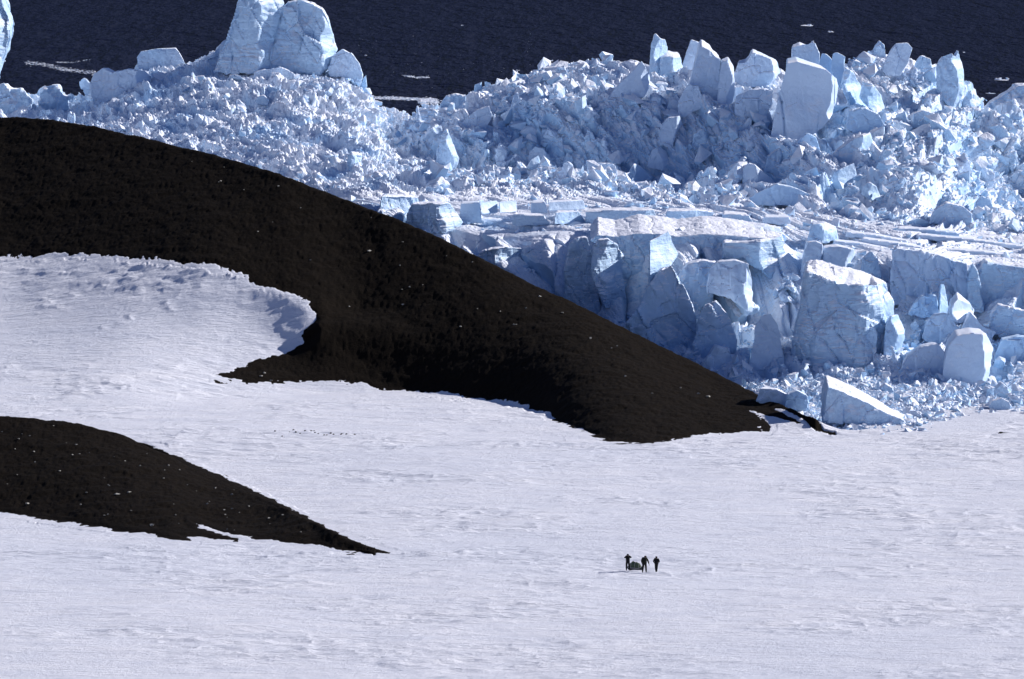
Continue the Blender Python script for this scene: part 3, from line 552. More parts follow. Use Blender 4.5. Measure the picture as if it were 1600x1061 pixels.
B('longest ice slab of the shelf front row', [(914, 350), (915, 330), (960, 328), (1022, 328), (1031, 349)], 7, fold=(1010, .5), strata=.06, mat=M_STRATA, facet=.1, Y=862)
B('ice slab of the shelf front row past a diagonal crack', [(1036, 350), (1042, 329), (1090, 329), (1118, 334), (1108, 351)], 7, fold=(1060, .3), facet=.1, Y=863)
B('white step of ice at the right of the shelf front row', [(1124, 352), (1130, 333), (1170, 336), (1180, 352)], 7, facet=.1, Y=864)
B('pale box of ice behind the front row, under the long low slab', [(1190, 350), (1194, 338), (1234, 339), (1236, 350)], 5, mat=M_SMOOTH, facet=.08, Y=866)
B('split ice blocks at the left start of the crevassed shelf', [(1262, 376), (1268, 350), (1290, 348), (1308, 356), (1312, 376), (1290, 382)], 6, fold=(1284, .6), facet=.25, Y=852)
for i, (ua, ub_, va, vb_, hh, Yc) in enumerate([(1320, 1420, 362, 376, 8, 858), (1345, 1470, 372, 392, 9, 853), (1430, 1600, 366, 384, 7, 862), (1470, 1610, 388, 402, 8, 851), (1300, 1390, 376, 388, 9, 850), (1400, 1500, 356, 364, 6, 868)]):
    B(['first long crevassed ice plank, top left of the shelf planks', 'long crevassed ice plank in the middle of the shelf', 'long crevassed ice plank reaching the right edge, upper one', 'long crevassed ice plank reaching the right edge, lower one', 'short thick ice plank nearest the cliff lip', 'thin ice plank furthest back against the slope'][i],
      [(ua, va + hh), (ua + 3, va), ((ua + ub_) / 2, (va + vb_) / 2 - 2), (ub_ - 2, vb_), (ub_, vb_ + hh), ((ua + ub_) / 2, (va + vb_) / 2 + hh)], 4.0, facet=.08, rough=.06, Y=Yc, name='ice_plank', cat='ice plank', mat=M_SMOOTH, back=.95)
# --- ice cliff
B('broad flat snow topped ice table behind the ribbed columns, lip of the cliff', [(922, 376), (935, 366), (962, 369), (1000, 364), (1040, 366), (1062, 369), (1100, 365), (1150, 368), (1190, 372), (1226, 376), (1222, 396), (1130, 398), (1050, 394), (1000, 396), (960, 392)], 12, dz=1.9, facet=.16, rough=.15, back=1.0, Y=841, name='ice_table', cat='ice table', strata=.12, mat=M_STRATA)
B('rough white ice buttress furthest left on the cliff, rising from the dark slope', [(740, 425), (748, 396), (762, 388), (790, 386), (820, 392), (846, 404), (862, 430), (868, 470), (855, 490), (800, 470)], 10, fold=(780, .55), mat=M_STRATA, strata=.25, rough=.25, lo=1.0, Y=849, name='ice_bluff', cat='ice bluff')
B('blue faced ice column with a capped top, second buttress from the left', [(876, 486), (884, 410), (892, 378), (905, 370), (918, 370), (926, 395), (930, 440), (940, 486), (915, 496)], 8, mat=M_STRATA, strata=.12, Y=836, name='ice_column', cat='ice column', facet=.3)
B('ribbed ice column with strong horizontal layers, left of the bright face', [(924, 430), (926, 386), (934, 374), (950, 372), (966, 384), (973, 402), (970, 436), (980, 480), (945, 486), (932, 450)], 8, fold=(945, .7), mat=M_STRATA, strata=.45, Y=834, name='ice_column', cat='ice column')
B('blue shadowed ice bay between the ribbed column and the bright face', [(962, 460), (966, 380), (985, 372), (1016, 376), (1021, 400), (1021, 446), (1004, 464), (975, 464)], 8, mat=M_STRATA, strata=.15, Y=841, facet=.5, name='ice_bluff', cat='ice bluff')
B('brilliant sunlit ice face turned to the right, brightest of the cliff', [(1015, 446), (1016, 378), (1046, 364), (1052, 382), (1062, 402), (1046, 424), (1034, 440)], 8, fold=(1012, .75), mat=M_STRATA, strata=.10, facet=.08, Y=834, name='ice_bluff', cat='ice bluff')
B('shaded layered ice wall under the lip right of the brilliant face', [(1046, 420), (1054, 370), (1090, 368), (1128, 372), (1132, 384), (1120, 412), (1070, 420)], 8, mat=M_STRATA, strata=.25, Y=843, facet=.35, name='ice_bluff', cat='ice bluff')
B('overhanging layered ice wall ending in a hanging tooth', [(1124, 412), (1130, 378), (1170, 378), (1222, 372), (1228, 400), (1224, 436), (1214, 444), (1190, 420), (1160, 404)], 9, fold=(1192, .5), mat=M_STRATA, strata=.4, Y=839, name='ice_bluff', cat='ice bluff')
B('leaning blue ice block with a thin bright edge, centre of the cliff', [(1104, 460), (1108, 420), (1122, 408), (1150, 406), (1170, 412), (1178, 440), (1177, 492), (1160, 480), (1140, 462)], 7, mat=M_SMOOTH, fold=(1168, 1.), facet=.3, Y=829)
B('cracked ice block left of the leaning blue one', [(1056, 470), (1062, 426), (1074, 412), (1100, 406), (1120, 410), (1112, 440), (1116, 476), (1090, 482)], 7, facet=.45, Y=831)
B('broad shaded ice peak rising straight behind the dark slope', [(950, 580), (975, 510), (1000, 480), (1010, 452), (1030, 424), (1050, 412), (1062, 430), (1078, 465), (1096, 520), (1110, 590), (1040, 600)], 10, facet=.35, mat=M_ICE, Y=823, name='ice_peak', cat='ice peak', back=.7, strata=.1)
B('shaded ice buttress with dark clefts right of the broad peak', [(1078, 600), (1086, 510), (1100, 475), (1118, 468), (1136, 490), (1152, 530), (1158, 606)], 8, facet=.5, mat=M_ICE, Y=818, name='ice_peak', cat='ice peak', back=.75)
B('big shaded ice boulder at the cliff foot behind the dark slope', [(1090, 618), (1096, 570), (1118, 540), (1140, 545), (1150, 580), (1146, 618)], 6, facet=.25, mat=M_SMOOTH, Y=812)
B('smooth shaded cone of ice at the foot of the cliff', [(1164, 612), (1176, 560), (1180, 510), (1188, 494), (1204, 490), (1216, 508), (1224, 560), (1236, 612)], 7, facet=.12, mat=M_SMOOTH, Y=812, name='ice_cone', cat='ice cone', back=.6)
B('huge flat topped ice stack with layered front, largest of the cliff', [(1234, 590), (1242, 520), (1252, 462), (1260, 422), (1275, 430), (1292, 436), (1306, 441), (1314, 456), (1340, 460), (1354, 462), (1374, 446), (1382, 480), (1388, 530), (1394, 560), (1380, 600), (1300, 606), (1255, 604)], 13,
  bp=[(1244, 590), (1250, 500), (1254, 440), (1262, 409), (1276, 407), (1294, 410), (1310, 413), (1326, 417), (1345, 424), (1362, 432), (1382, 441), (1388, 480), (1394, 530), (1398, 560), (1384, 590), (1300, 590), (1260, 590)], fold=(1356, .6), lf=(1262, .5), mat=M_STRATA, strata=.55, Y=812, name='ice_stack', cat='ice stack', facet=.22)
B('lumpy ice dome in front of the huge flat topped stack', [(1308, 572), (1314, 524), (1332, 500), (1356, 496), (1372, 520), (1372, 548), (1356, 576)], 5, rough=.2, facet=.3, Y=810)
B('ice pinnacle behind the left corner of the flat topped stack', [(1248, 440), (1256, 398), (1262, 378), (1276, 376), (1286, 382), (1282, 420), (1274, 440)], 5, mat=M_SMOOTH, facet=.25, Y=838)
B('low square ice block behind the flat topped stack', [(1284, 416), (1287, 386), (1310, 384), (1336, 390), (1337, 406), (1326, 420)], 6, mat=M_SMOOTH, facet=.1, Y=840, fold=(1328, 1.2))
B('ragged ice post behind the right shoulder of the stack', [(1346, 440), (1350, 402), (1362, 392), (1370, 404), (1376, 430), (1372, 450)], 4, facet=.3, Y=836)
B('wide smooth fractured ice wall on the right half of the cliff', [(1392, 478), (1394, 392), (1400, 386), (1440, 392), (1468, 398), (1512, 412), (1514, 444), (1506, 482), (1480, 486), (1440, 480)], 9, mat=M_SMOOTH, facet=.42, rough=.12, strata=.08, Y=832, name='ice_bluff', cat='ice bluff')
B('narrow ice pillar between the smooth wall and the right end wall', [(1512, 490), (1512, 436), (1520, 412), (1528, 424), (1534, 450), (1538, 488)], 6, mat=M_STRATA, strata=.15, Y=829, name='ice_column', cat='ice column')
B('snow lipped ice wall at the right edge of the picture', [(1526, 486), (1528, 424), (1540, 408), (1556, 412), (1660, 424), (1660, 496)], 12, mat=M_STRATA, strata=.2, Y=831, facet=.2, name='ice_bluff', cat='ice bluff')
B('white ice finger standing before the smooth wall', [(1467, 496), (1469, 462), (1470, 444), (1477, 445), (1480, 466), (1486, 494)], 2.2, Y=824, name='ice_spire', cat='ice spire', fold=(1468, .5), facet=.1)
B('pair of clear blue ice shards left of the white finger', [(1418, 492), (1428, 474), (1442, 462), (1452, 468), (1458, 460), (1464, 462), (1468, 490), (1440, 498)], 4, mat=M_CLEAR, Y=823, name='ice_shard', cat='ice shard', facet=.4)
B('grey faceted ice block under the white finger', [(1440, 530), (1448, 502), (1462, 492), (1480, 490), (1500, 514), (1496, 536), (1460, 540)], 5, mat=M_SMOOTH, facet=.3, Y=818)
B('tilted ice slab with a bright upper face on the right', [(1480, 498), (1486, 478), (1498, 467), (1520, 480), (1528, 490), (1520, 508), (1500, 506)], 5, fold=(1496, .8), mat=M_SMOOTH, facet=.1, Y=820, name='ice_slab', cat='ice slab', dz=.8)
B('grey ice pyramid above the big smooth boulder', [(1496, 532), (1504, 510), (1517, 488), (1524, 494), (1536, 510), (1558, 518), (1548, 534)], 5, mat=M_SMOOTH, facet=.12, Y=816)
B('blue ice heap at the right edge above the boulder', [(1544, 524), (1548, 492), (1560, 476), (1580, 480), (1620, 490), (1620, 530)], 6, facet=.5, Y=817)
B('big smooth ice boulder with a lit right rim, lower right', [(1470, 616), (1474, 568), (1482, 540), (1495, 524), (1520, 520), (1542, 522), (1556, 548), (1550, 562), (1547, 592), (1530, 614), (1490, 622)], 8, dz=.5, fold=(1541, 1.8), mat=M_SMOOTH, facet=.07, rough=.03, Y=803)
B('shaded ice mass adjoining the left of the big smooth boulder', [(1400, 616), (1404, 584), (1416, 558), (1440, 542), (1466, 536), (1480, 556), (1490, 616), (1440, 622)], 7, mat=M_SMOOTH, facet=.2, rough=.06, Y=805)
B('blue shaded ice wall at the lower right edge of the picture', [(1548, 616), (1554, 560), (1566, 530), (1590, 525), (1640, 530), (1640, 616)], 7, mat=M_CLEAR, facet=.35, Y=809)
B('clear ice block propped against the right side of the stack', [(1380, 556), (1384, 510), (1392, 494), (1404, 492), (1416, 520), (1410, 548), (1398, 562)], 4.5, mat=M_CLEAR, facet=.35, Y=811, fold=(1400, .8))
B('slender bright ice fin at the right shoulder of the stack', [(1376, 506), (1380, 462), (1388, 456), (1398, 474), (1400, 500), (1388, 512)], 4, Y=818, fold=(1384, .8), facet=.3)
# --- debris on the snow
B('big tilted ice slab with a flat sunny top, lying on the snow before the cliff', [(1286, 656), (1290, 622), (1294, 604), (1318, 612), (1350, 626), (1384, 644), (1412, 656), (1420, 666), (1390, 674), (1340, 668)], 6.5, dz=.9, back=1.0, facet=.25, rough=.14, Y=757, name='ice_slab', cat='ice slab', vox=.15, strata=.06)
B('blue cornered ice block left of the big tilted slab', [(1224, 642), (1230, 616), (1246, 610), (1262, 618), (1266, 644)], 4, mat=M_CLEAR, facet=.3, Y=768, vox=.14)
B('low smooth ice ramp beside the tip of the dark hill', [(1180, 628), (1188, 606), (1214, 608), (1240, 622), (1270, 660), (1240, 652), (1205, 640)], 4, facet=.15, Y=770, vox=.14, mat=M_SMOOTH)
B('white ice boulder at the right end of the debris, upper of two', [(1553, 622), (1556, 606), (1566, 598), (1576, 606), (1576, 620), (1566, 626)], 2.6, Y=790, vox=.13, facet=.2)
B('white ice boulder at the right end of the debris, lower of two', [(1544, 638), (1550, 626), (1566, 622), (1578, 628), (1578, 640), (1560, 642)], 2.6, Y=776, vox=.13, facet=.15)
B('thin white ice chip standing behind the upper white boulder', [(1548, 606), (1550, 592), (1554, 594), (1560, 606), (1556, 612)], 1, Y=796, vox=.12, name='ice_shard', cat='ice shard')
B('round ice lump peeping over the big tilted slab', [(1374, 620), (1376, 606), (1384, 600), (1394, 606), (1400, 622)], 3, Y=788, vox=.14, rough=.12)
place_blocks()

# ------------------------------------------------------------ loose rubble
rng = np.random.default_rng(11)
def hull_proto(seed, n=11, flat=0.75):
    r = np.random.default_rng(seed); p = r.normal(size=(n, 3)); p /= np.linalg.norm(p, axis=1, keepdims=True)
    p *= (0.75 + 0.5 * r.random((n, 1))) * np.array([1, 0.65 + 0.5 * r.random(), flat * (0.6 + 0.6 * r.random())])
    bm = bmesh.new(); [bm.verts.new(q) for q in p]
    g = bmesh.ops.convex_hull(bm, input=bm.verts[:])
    bmesh.ops.delete(bm, geom=[e for e in g['geom_interior'] if isinstance(e, bmesh.types.BMVert)], context='VERTS')
    bm.verts.ensure_lookup_table(); bm.verts.index_update()
    v = np.array([q.co[:] for q in bm.verts]); f = np.array([[w.index for w in fc.verts] for fc in bm.faces if len(fc.verts) == 3]); bm.free()
    return v, f
protos = [hull_proto(100 + i, 7 + i % 8) for i in range(28)]
def rotm(n):
    q = rng.normal(size=(n, 4)); q /= np.linalg.norm(q, axis=1, keepdims=True); a, b_, c_, d_ = q.T
    return np.stack([1 - 2 * (c_ * c_ + d_ * d_), 2 * (b_ * c_ - a * d_), 2 * (b_ * d_ + a * c_), 2 * (b_ * c_ + a * d_), 1 - 2 * (b_ * b_ + d_ * d_), 2 * (c_ * d_ - a * b_), 2 * (b_ * d_ - a * c_), 2 * (c_ * d_ + a * b_), 1 - 2 * (b_ * b_ + c_ * c_)], -1).reshape(n, 3, 3)
def scatter(name, locs, sizes, mat, sink=0.15, squash=1.0):
    V = []; Fc = []; off = 0; ids = rng.integers(0, len(protos), len(locs))
    for k, (pv, pf) in enumerate(protos):
        I = np.where(ids == k)[0]
        if not len(I): continue
        Rm = rotm(len(I)); v = np.einsum('nij,vj->nvi', Rm, pv) * sizes[I][:, None, None]; v[..., 2] *= squash
        v += locs[I][:, None, :]
        V.append(v.reshape(-1, 3)); Fc.append((pf[None] + (np.arange(len(I)) * len(pv))[:, None, None] + off).reshape(-1, 3)); off += len(I) * len(pv)
    V = np.concatenate(V); Fc = np.concatenate(Fc)
    me = bpy.data.meshes.new(name); me.vertices.add(len(V)); me.vertices.foreach_set('co', V.astype(np.float32).reshape(-1))
    return fill_mesh(me, Fc, mat, False)
def pick(mask, n):
    idx = np.argwhere(mask); k = rng.integers(0, len(idx), n); return idx[k]
def sample(n, wts):
    w_ = wts.reshape(-1); cs = np.cumsum(w_); k = np.searchsorted(cs, rng.random(n) * cs[-1]); k = np.clip(k, 0, w_.size - 1)
    return k // wts.shape[1], k % wts.shape[1]
area = np.linalg.norm(np.cross(dU, dV), axis=-1)
boxes = [(min(p[0] for p in J['poly']), max(p[0] for p in J['poly']), min(p[1] for p in J['poly']) + 2, max(p[1] for p in J['poly']) - 5) for J in jobs]
def covered(u, v):
    m_ = np.zeros(np.shape(u), bool)
    for a, b2, c_, d_ in boxes: m_ |= (u > a) & (u < b2) & (v > c_) & (v < d_ + 6)
    return m_
vis = (GU > -200) & (GU < 1800)
# mound rubble
wt = area * mnd * vis * np.clip(pw - .2, 0.03, 1.0) * (SI < 7.05) * np.where(GU < 620, 0.3, 1.0)
i, j = sample(50000, wt); keep_ = ~covered(bu[i, j], bv[i, j]); i, j = i[keep_], j[keep_]
sz = np.clip(0.13 * (1 - rng.random(len(i))) ** (-1 / 1.8), 0.13, 1.8) * np.where(GU[i, j] < 640, 0.6, 1.0)
loc = pts[i, j] + np.stack([rng.normal(size=len(i)) * .3, rng.normal(size=len(i)) * .3, sz * 0.25], -1)
obj('ice_rubble', scatter('ice_rubble', loc, sz, M_RUB), label='countless loose ice fragments strewn over the collapsed ice mounds', cat='ice rubble', kind='stuff')
# cliff ramp + shelf rubble
wt = area * vis * (rampb * 1.0 + ter * 0.12 + clf * 0.2) * np.clip(fbm2(XS / 7, arc / 7, 311, 3) * 2.5 + 0.6, 0.03, 1.5)
i, j = sample(9000, wt); sz = np.clip(0.16 * (1 - rng.random(len(i))) ** (-1 / 2.0), 0.15, 1.1)
loc = pts[i, j] + np.stack([0 * sz, 0 * sz, sz * 0.2], -1)
obj('ice_rubble', scatter('ice_rubble', loc, sz, M_RUB), label='loose ice fragments lying on the cliff ledges and the flat shelf', cat='ice rubble', kind='stuff')
# debris on the snow in front of the cliff
wt = area * vis * (SI > 0.02) * (SI < 1.1) * (GU > 1130)
i, j = sample(9500, wt); sz = np.clip(0.13 * (1 - rng.random(len(i))) ** (-1 / 1.9), 0.12, 0.9)
loc = pts[i, j] + np.stack([rng.normal(size=len(i)) * .5, rng.normal(size=len(i)) * 1.2 - 0.6, sz * 0.25], -1)
obj('ice_debris', scatter('ice_debris', loc, sz, M_RUB), label='carpet of broken ice on the snow at the foot of the cliff', cat='ice debris', kind='stuff')

# countable medium chunks, each an object of its own
REG = [('angular ice chunk among the rubble of the left mound', 'ice chunks on the left mound', lambda u, v: (u < 600) & (v < 330), 80, .6, 2.1),
       ('angular ice chunk lying in the shaded hollow of the right mound', 'ice chunks in the shaded hollow', lambda u, v: (u > 640) & (u < 1200) & (v > 150) & (v < 320), 90, 1.0, 2.6),
       ('angular ice chunk on the upper left flank of the right mound, near the sea', 'ice chunks on the upper flank', lambda u, v: (u > 640) & (u < 1000) & (v < 150), 20, .6, 1.3),
       ('angular ice chunk on the sunlit slope right of the largest smooth block', 'ice chunks on the sunlit slope', lambda u, v: (u > 1310) & (u < 1590) & (v > 120) & (v < 360), 86, .9, 2.5),
       ('angular ice chunk on the ledges at the foot of the ice cliff', 'ice chunks under the cliff', lambda u, v: (u > 900) & (u < 1590) & (v > 440) & (v < 610), 22, .7, 1.7)]
pm = []; tmp = []
for k in range(20):
    asp = [(1, .8, .7), (1.1, .8, .35), (1.3, .7, .6), (.9, .8, 1.1)][k % 4]
    pv, pf = hull_proto(1300 + k, 9 + k % 5, 1.0); pv = pv * np.array(asp)
    me = bpy.data.meshes.new('t'); me.vertices.add(len(pv)); me.vertices.foreach_set('co', pv.astype(np.float32).reshape(-1)); fill_mesh(me, pf, None, False)
    o = bpy.data.objects.new('t', me); COL.objects.link(o); md = o.modifiers.new('r', 'REMESH'); md.mode = 'VOXEL'; md.voxel_size = .075; tmp.append(o)
dg = bpy.context.evaluated_depsgraph_get(); dg.update()
for k, o in enumerate(tmp):
    me = bpy.data.meshes.new_from_object(o.evaluated_get(dg)); old = o.data; bpy.data.objects.remove(o); bpy.data.meshes.remove(old)
    n = len(me.vertices); c = np.empty(n * 3, np.float32); nn = np.empty(n * 3, np.float32); me.vertices.foreach_get('co', c); me.vertices.foreach_get('normal', nn)
    c = c.reshape(-1, 3).astype(float); nn = nn.reshape(-1, 3); X, Yl, Z = c.T
    d = .16 * facets(X * 1.7 + k, Z * 1.7 + Yl * .8, 50 + k, 1.5, .25) + .10 * vn3(X * 4 + k, Yl * 4, Z * 4, k) + .05 * vn3(X * 9, Yl * 9 + k, Z * 9, k)
    c += nn * d[:, None]; me.vertices.foreach_set('co', c.astype(np.float32).reshape(-1)); me.update(); me.polygons.foreach_set('use_smooth', np.zeros(len(me.polygons), bool))
    me.materials.clear(); me.materials.append([M_SMOOTH, M_ICE, M_ICE][k % 3]); me.name = 'ice_chunk'; pm.append(me)
COV = covered(bu, bv)
for lab, grp, fn, n, s0, s1_ in REG:
    mk = fn(bu, bv) & ~COV & vis & (SI > 1.0) & (SI < 7) & ~((SI > 2.9) & (SI < 4.1))
    a_, b2 = sample(n, area * mk)
    for q in range(n):
        o = obj('ice_chunk', pm[rng.integers(0, 20)], label=lab, cat='ice chunk', group=grp)
        s = s0 + (s1_ - s0) * rng.random() ** 2.2; o.scale = (s * (1 + .5 * rng.random()), s, s * (.8 + .5 * rng.random()))
        o.rotation_euler = tuple(rng.random(3) * 6.28); p = pts[a_[q], b2[q]]; o.location = (p[0], p[1] - .2, p[2] + s * .25)

# ------------------------------------------------------------ floes and brash on the sea
def stone_mesh(name, seed, mat, flat=0.6, n=14):
    pv, pf = hull_proto(seed, n, flat); me = bpy.data.meshes.new(name); me.vertices.add(len(pv)); me.vertices.foreach_set('co', pv.astype(np.float32).reshape(-1)); return fill_mesh(me, pf, mat, False)
def floe(u, v, wpx, label, k, rise=.5):
    Y = float(groundY(v, -.6)); x, y, z = world(u, v, Y); s = wpx / 2 * Y / F
    root = obj('ice_floe', None, label=label, cat='ice floe'); root.location = (float(x), Y, -.6)
    r = np.random.default_rng(900 + k)
    me = stone_mesh('floe_base', 500 + k, M_RUB, .2, 18); o = obj('base', me, root); o.scale = (s, s * 2.0, s * .5)
    for q in range(3):
        o = obj('hummock', stone_mesh('hummock', 530 + 3 * k + q, M_RUB, .8, 12), root); o.location = (float(r.uniform(-.6, .6)) * s, float(r.uniform(-.6, .6)) * s, .1 * s)
        h = s * rise * float(r.uniform(.35, .8)); o.scale = (h * 1.3, h, h * .9)
floe(1261, 40, 20, 'left and larger of two small white floes on the sea near the top right', 1)
floe(1298, 50, 12, 'right and smaller of two small white floes on the sea near the top right', 2)
floe(1567, 125, 26, 'white floe close to the right edge, above the ridge at the edge', 3)
floe(1548, 146, 16, 'flat little floe below the white one near the right edge', 4, .3)
floe(859, 95, 14, 'small low floe just above the crest of the right mound', 5, .5)
floe(722, 40, 4, 'tiny bright floe alone in the middle of the sea', 6, .9)
floe(571, 87, 6, 'tiny floe right of the twin tower', 7, .8)
floe(1506, 82, 5, 'tiny floe beside the tip of the knobbly pillar', 8, .8)
floe(6, 96, 9, 'tiny floe under the pale ice wall at the left edge', 9, .8)
floe(809, 110, 8, 'thin floe left of the small low one above the mound crest', 10, .3)
def brash(pl, wd, n, label, s0=.25, s1_=.9):
    P = []
    for k in range(n):
        t_ = rng.random() * (len(pl) - 1); a = int(t_); f = t_ - a
        u = pl[a][0] * (1 - f) + pl[a + 1][0] * f + rng.normal() * 2; v = pl[a][1] * (1 - f) + pl[a + 1][1] * f + rng.normal() * wd
        Y = float(groundY(v, -.6)); P.append((float(world(u, v, Y)[0]), Y, -.6))
    szs = s0 + (s1_ - s0) * rng.random(n) ** 2
    obj('brash_ice', scatter('brash_ice', np.array(P), szs, M_RUB, squash=.4), label=label, cat='brash ice', kind='stuff')
brash([(40, 98), (70, 101), (95, 108), (120, 111), (150, 114)], 1.6, 750, 'pale streak of brash ice on the sea left of the box shaped block', .12, .5)
brash([(88, 97), (112, 98), (140, 93)], .6, 120, 'faint short streak of brash ice above the longer one on the left', .12, .4)
brash([(631, 118), (650, 121), (668, 121)], .7, 260, 'short white patch of brash ice on the sea above the gap', .15, .5)
brash([(584, 153), (620, 154), (650, 155), (680, 156)], 1.2, 1300, 'long band of brash ice in the sea gap between the mounds', .15, .6)
brash([(655, 160), (672, 158), (684, 160)], 2.0, 700, 'thick clot of brash ice at the right end of the sea gap', .2, .6)
brash([(560, 60), (620, 90), (700, 100), (800, 100), (830, 60)], 14, 60, 'scattered specks of ice on the open sea', .1, .28)

# ------------------------------------------------------------ stones
ms = [stone_mesh('stone', 700 + k, M_PALE, .7, 12) for k in range(5)]; md_ = [stone_mesh('stone', 720 + k, M_DARK, .7, 12) for k in range(4)]
def stone(u, v, s, mesh, label, grp=None, cat='stone', name='stone', sc=(1, 1, 1)):
    p = terrain_hit(u, v); o = obj(name, mesh, label=label, cat=cat, group=grp); o.location = p + Vector((0, 0, s * .25)); o.scale = (s * sc[0], s * sc[1], s * sc[2]); o.rotation_euler = (0, 0, float(rng.random() * 6)); return o
far_st = [(403, 365, .28), (577, 396, .5), (625, 420, .25), (640, 452, .35), (628, 455, .22), (698, 403, .2), (738, 411, .22), (843, 465, .4), (822, 483, .35), (879, 492, .4), (922, 532, .28), (923, 530, .28), (719, 513, .3), (803, 509, .35), (806, 509, .28), (746, 484, .2), (781, 488, .2), (955, 545, .28), (965, 542, .28), (660, 446, .2), (1092, 615, .4), (1107, 621, .5), (977, 590, .35), (1064, 607, .3), (1019, 614, .3), (346, 283, .3), (343, 286, .2), (350, 262, .2), (470, 326, .28), (427, 350, .2), (301, 256, .2), (436, 293, .28), (381, 300, .2), (580, 342, .2), (629, 382, .3), (485, 408, .22), (630, 478, .3), (546, 482, .25), (413, 586, .5), (408, 592, .45), (424, 597, .35)]
for k, (u, v, s) in enumerate(far_st): stone(u, v, s * .62, ms[k % 5], 'small pale stone on the big dark scree slope', 'pale stones on the big scree slope')
r2 = random.Random(5); n2 = 0
while n2 < 55:
    u = r2.uniform(2, 560); v = r2.uniform(655, 850); top = np.interp(u, [c[0] for c in CR2], [c[2] for c in CR2]); bot = np.interp(u, [c[0] for c in FOOT2], [c[1] for c in FOOT2]) - 14
    if v < top + 8 or v > bot: continue
    stone(u, v, r2.uniform(.07, .18), ms[n2 % 5], 'small pale stone on the near dark scree hill', 'pale stones on the near scree hill'); n2 += 1
stone(236, 821, .30, ms[0], 'pale oval stone, largest near the lower edge of the near dark hill', sc=(.8, 1, 1.2)); stone(41, 787, .24, ms[1], 'pale round stone at the far left foot of the near dark hill')
stone(181, 774, .30, ms[2], 'left of two pale humped stones halfway up the near dark hill', sc=(1.4, 1, .6)); stone(200, 772, .32, ms[3], 'right of two pale humped stones halfway up the near dark hill', sc=(1.4, 1, .6))
dots = [(430, 675), (440, 684), (452, 677), (458, 674), (462, 678), (469, 679), (476, 677), (486, 675), (490, 676), (492, 678), (489, 680), (496, 679), (505, 683), (510, 683), (516, 681), (521, 682), (532, 683), (534, 681), (541, 683), (553, 683)]
for k, (u, v) in enumerate(dots): stone(u, v, .17, md_[k % 4], 'small dark stone in the scattered row on the snow below the dark slope', 'row of dark stones on the snow', sc=(1.1, 1, 1.0))
pr = terrain_hit(1566, 679)
rk = obj('rock', None, label='low dark rock tapering to the right, alone on the snow near the right edge', cat='rock'); rk.location = pr
a = obj('hump', stone_mesh('hump', 741, M_DARK, .8, 16), rk); a.scale = (.34, .35, .26); a.location = (-.15, 0, .12)
a = obj('tail', stone_mesh('tail', 742, M_DARK, .6, 14), rk); a.scale = (.55, .25, .12); a.location = (.35, 0, .06)

# ------------------------------------------------------------ people and sledge
M_COAT = flat_mat('dark olive parka cloth', (0.012, 0.014, 0.010)); M_COATB = flat_mat('black jacket cloth', (0.010, 0.010, 0.012)); M_TROU = flat_mat('dark trouser cloth', (0.010, 0.010, 0.012))
M_SKIN = flat_mat('skin', (0.35, 0.2, 0.14), .6); M_BOOT = flat_mat('boot rubber', (0.012, 0.011, 0.010), .5); M_TARP = flat_mat('green tarpaulin', (0.10, 0.135, 0.075), .7)
M_HULL = flat_mat('dark sledge hull', (0.05, 0.055, 0.06), .5); M_TRIM = flat_mat('pale sledge rim', (0.5, 0.48, 0.42), .5); M_ROPE = flat_mat('rope', (0.25, 0.2, 0.12)); M_BAG = flat_mat('dark kit bag', (0.02, 0.03, 0.02))
def skinmesh(name, verts, edges, radii, mat, root=0, lv=1):
    me = bpy.data.meshes.new(name); me.from_pydata([tuple(v) for v in verts], edges, []); o = bpy.data.objects.new(name, me); COL.objects.link(o)
    sk = o.modifiers.new('s', 'SKIN'); sk.use_smooth_shade = True
    for k, r_ in enumerate(radii):
        d = me.skin_vertices[0].data[k]; d.radius = (r_, r_) if not isinstance(r_, tuple) else r_; d.use_root = (k == root)
    ss = o.modifiers.new('u', 'SUBSURF'); ss.levels = lv; ss.render_levels = lv
    dg = bpy.context.evaluated_depsgraph_get(); m2 = bpy.data.meshes.new_from_object(o.evaluated_get(dg)); bpy.data.objects.remove(o); bpy.data.meshes.remove(me)
    m2.materials.clear(); m2.materials.append(mat); m2.name = name; return m2
def L(a, b_, f): return tuple(a[i] * (1 - f) + b_[i] * f for i in range(3))
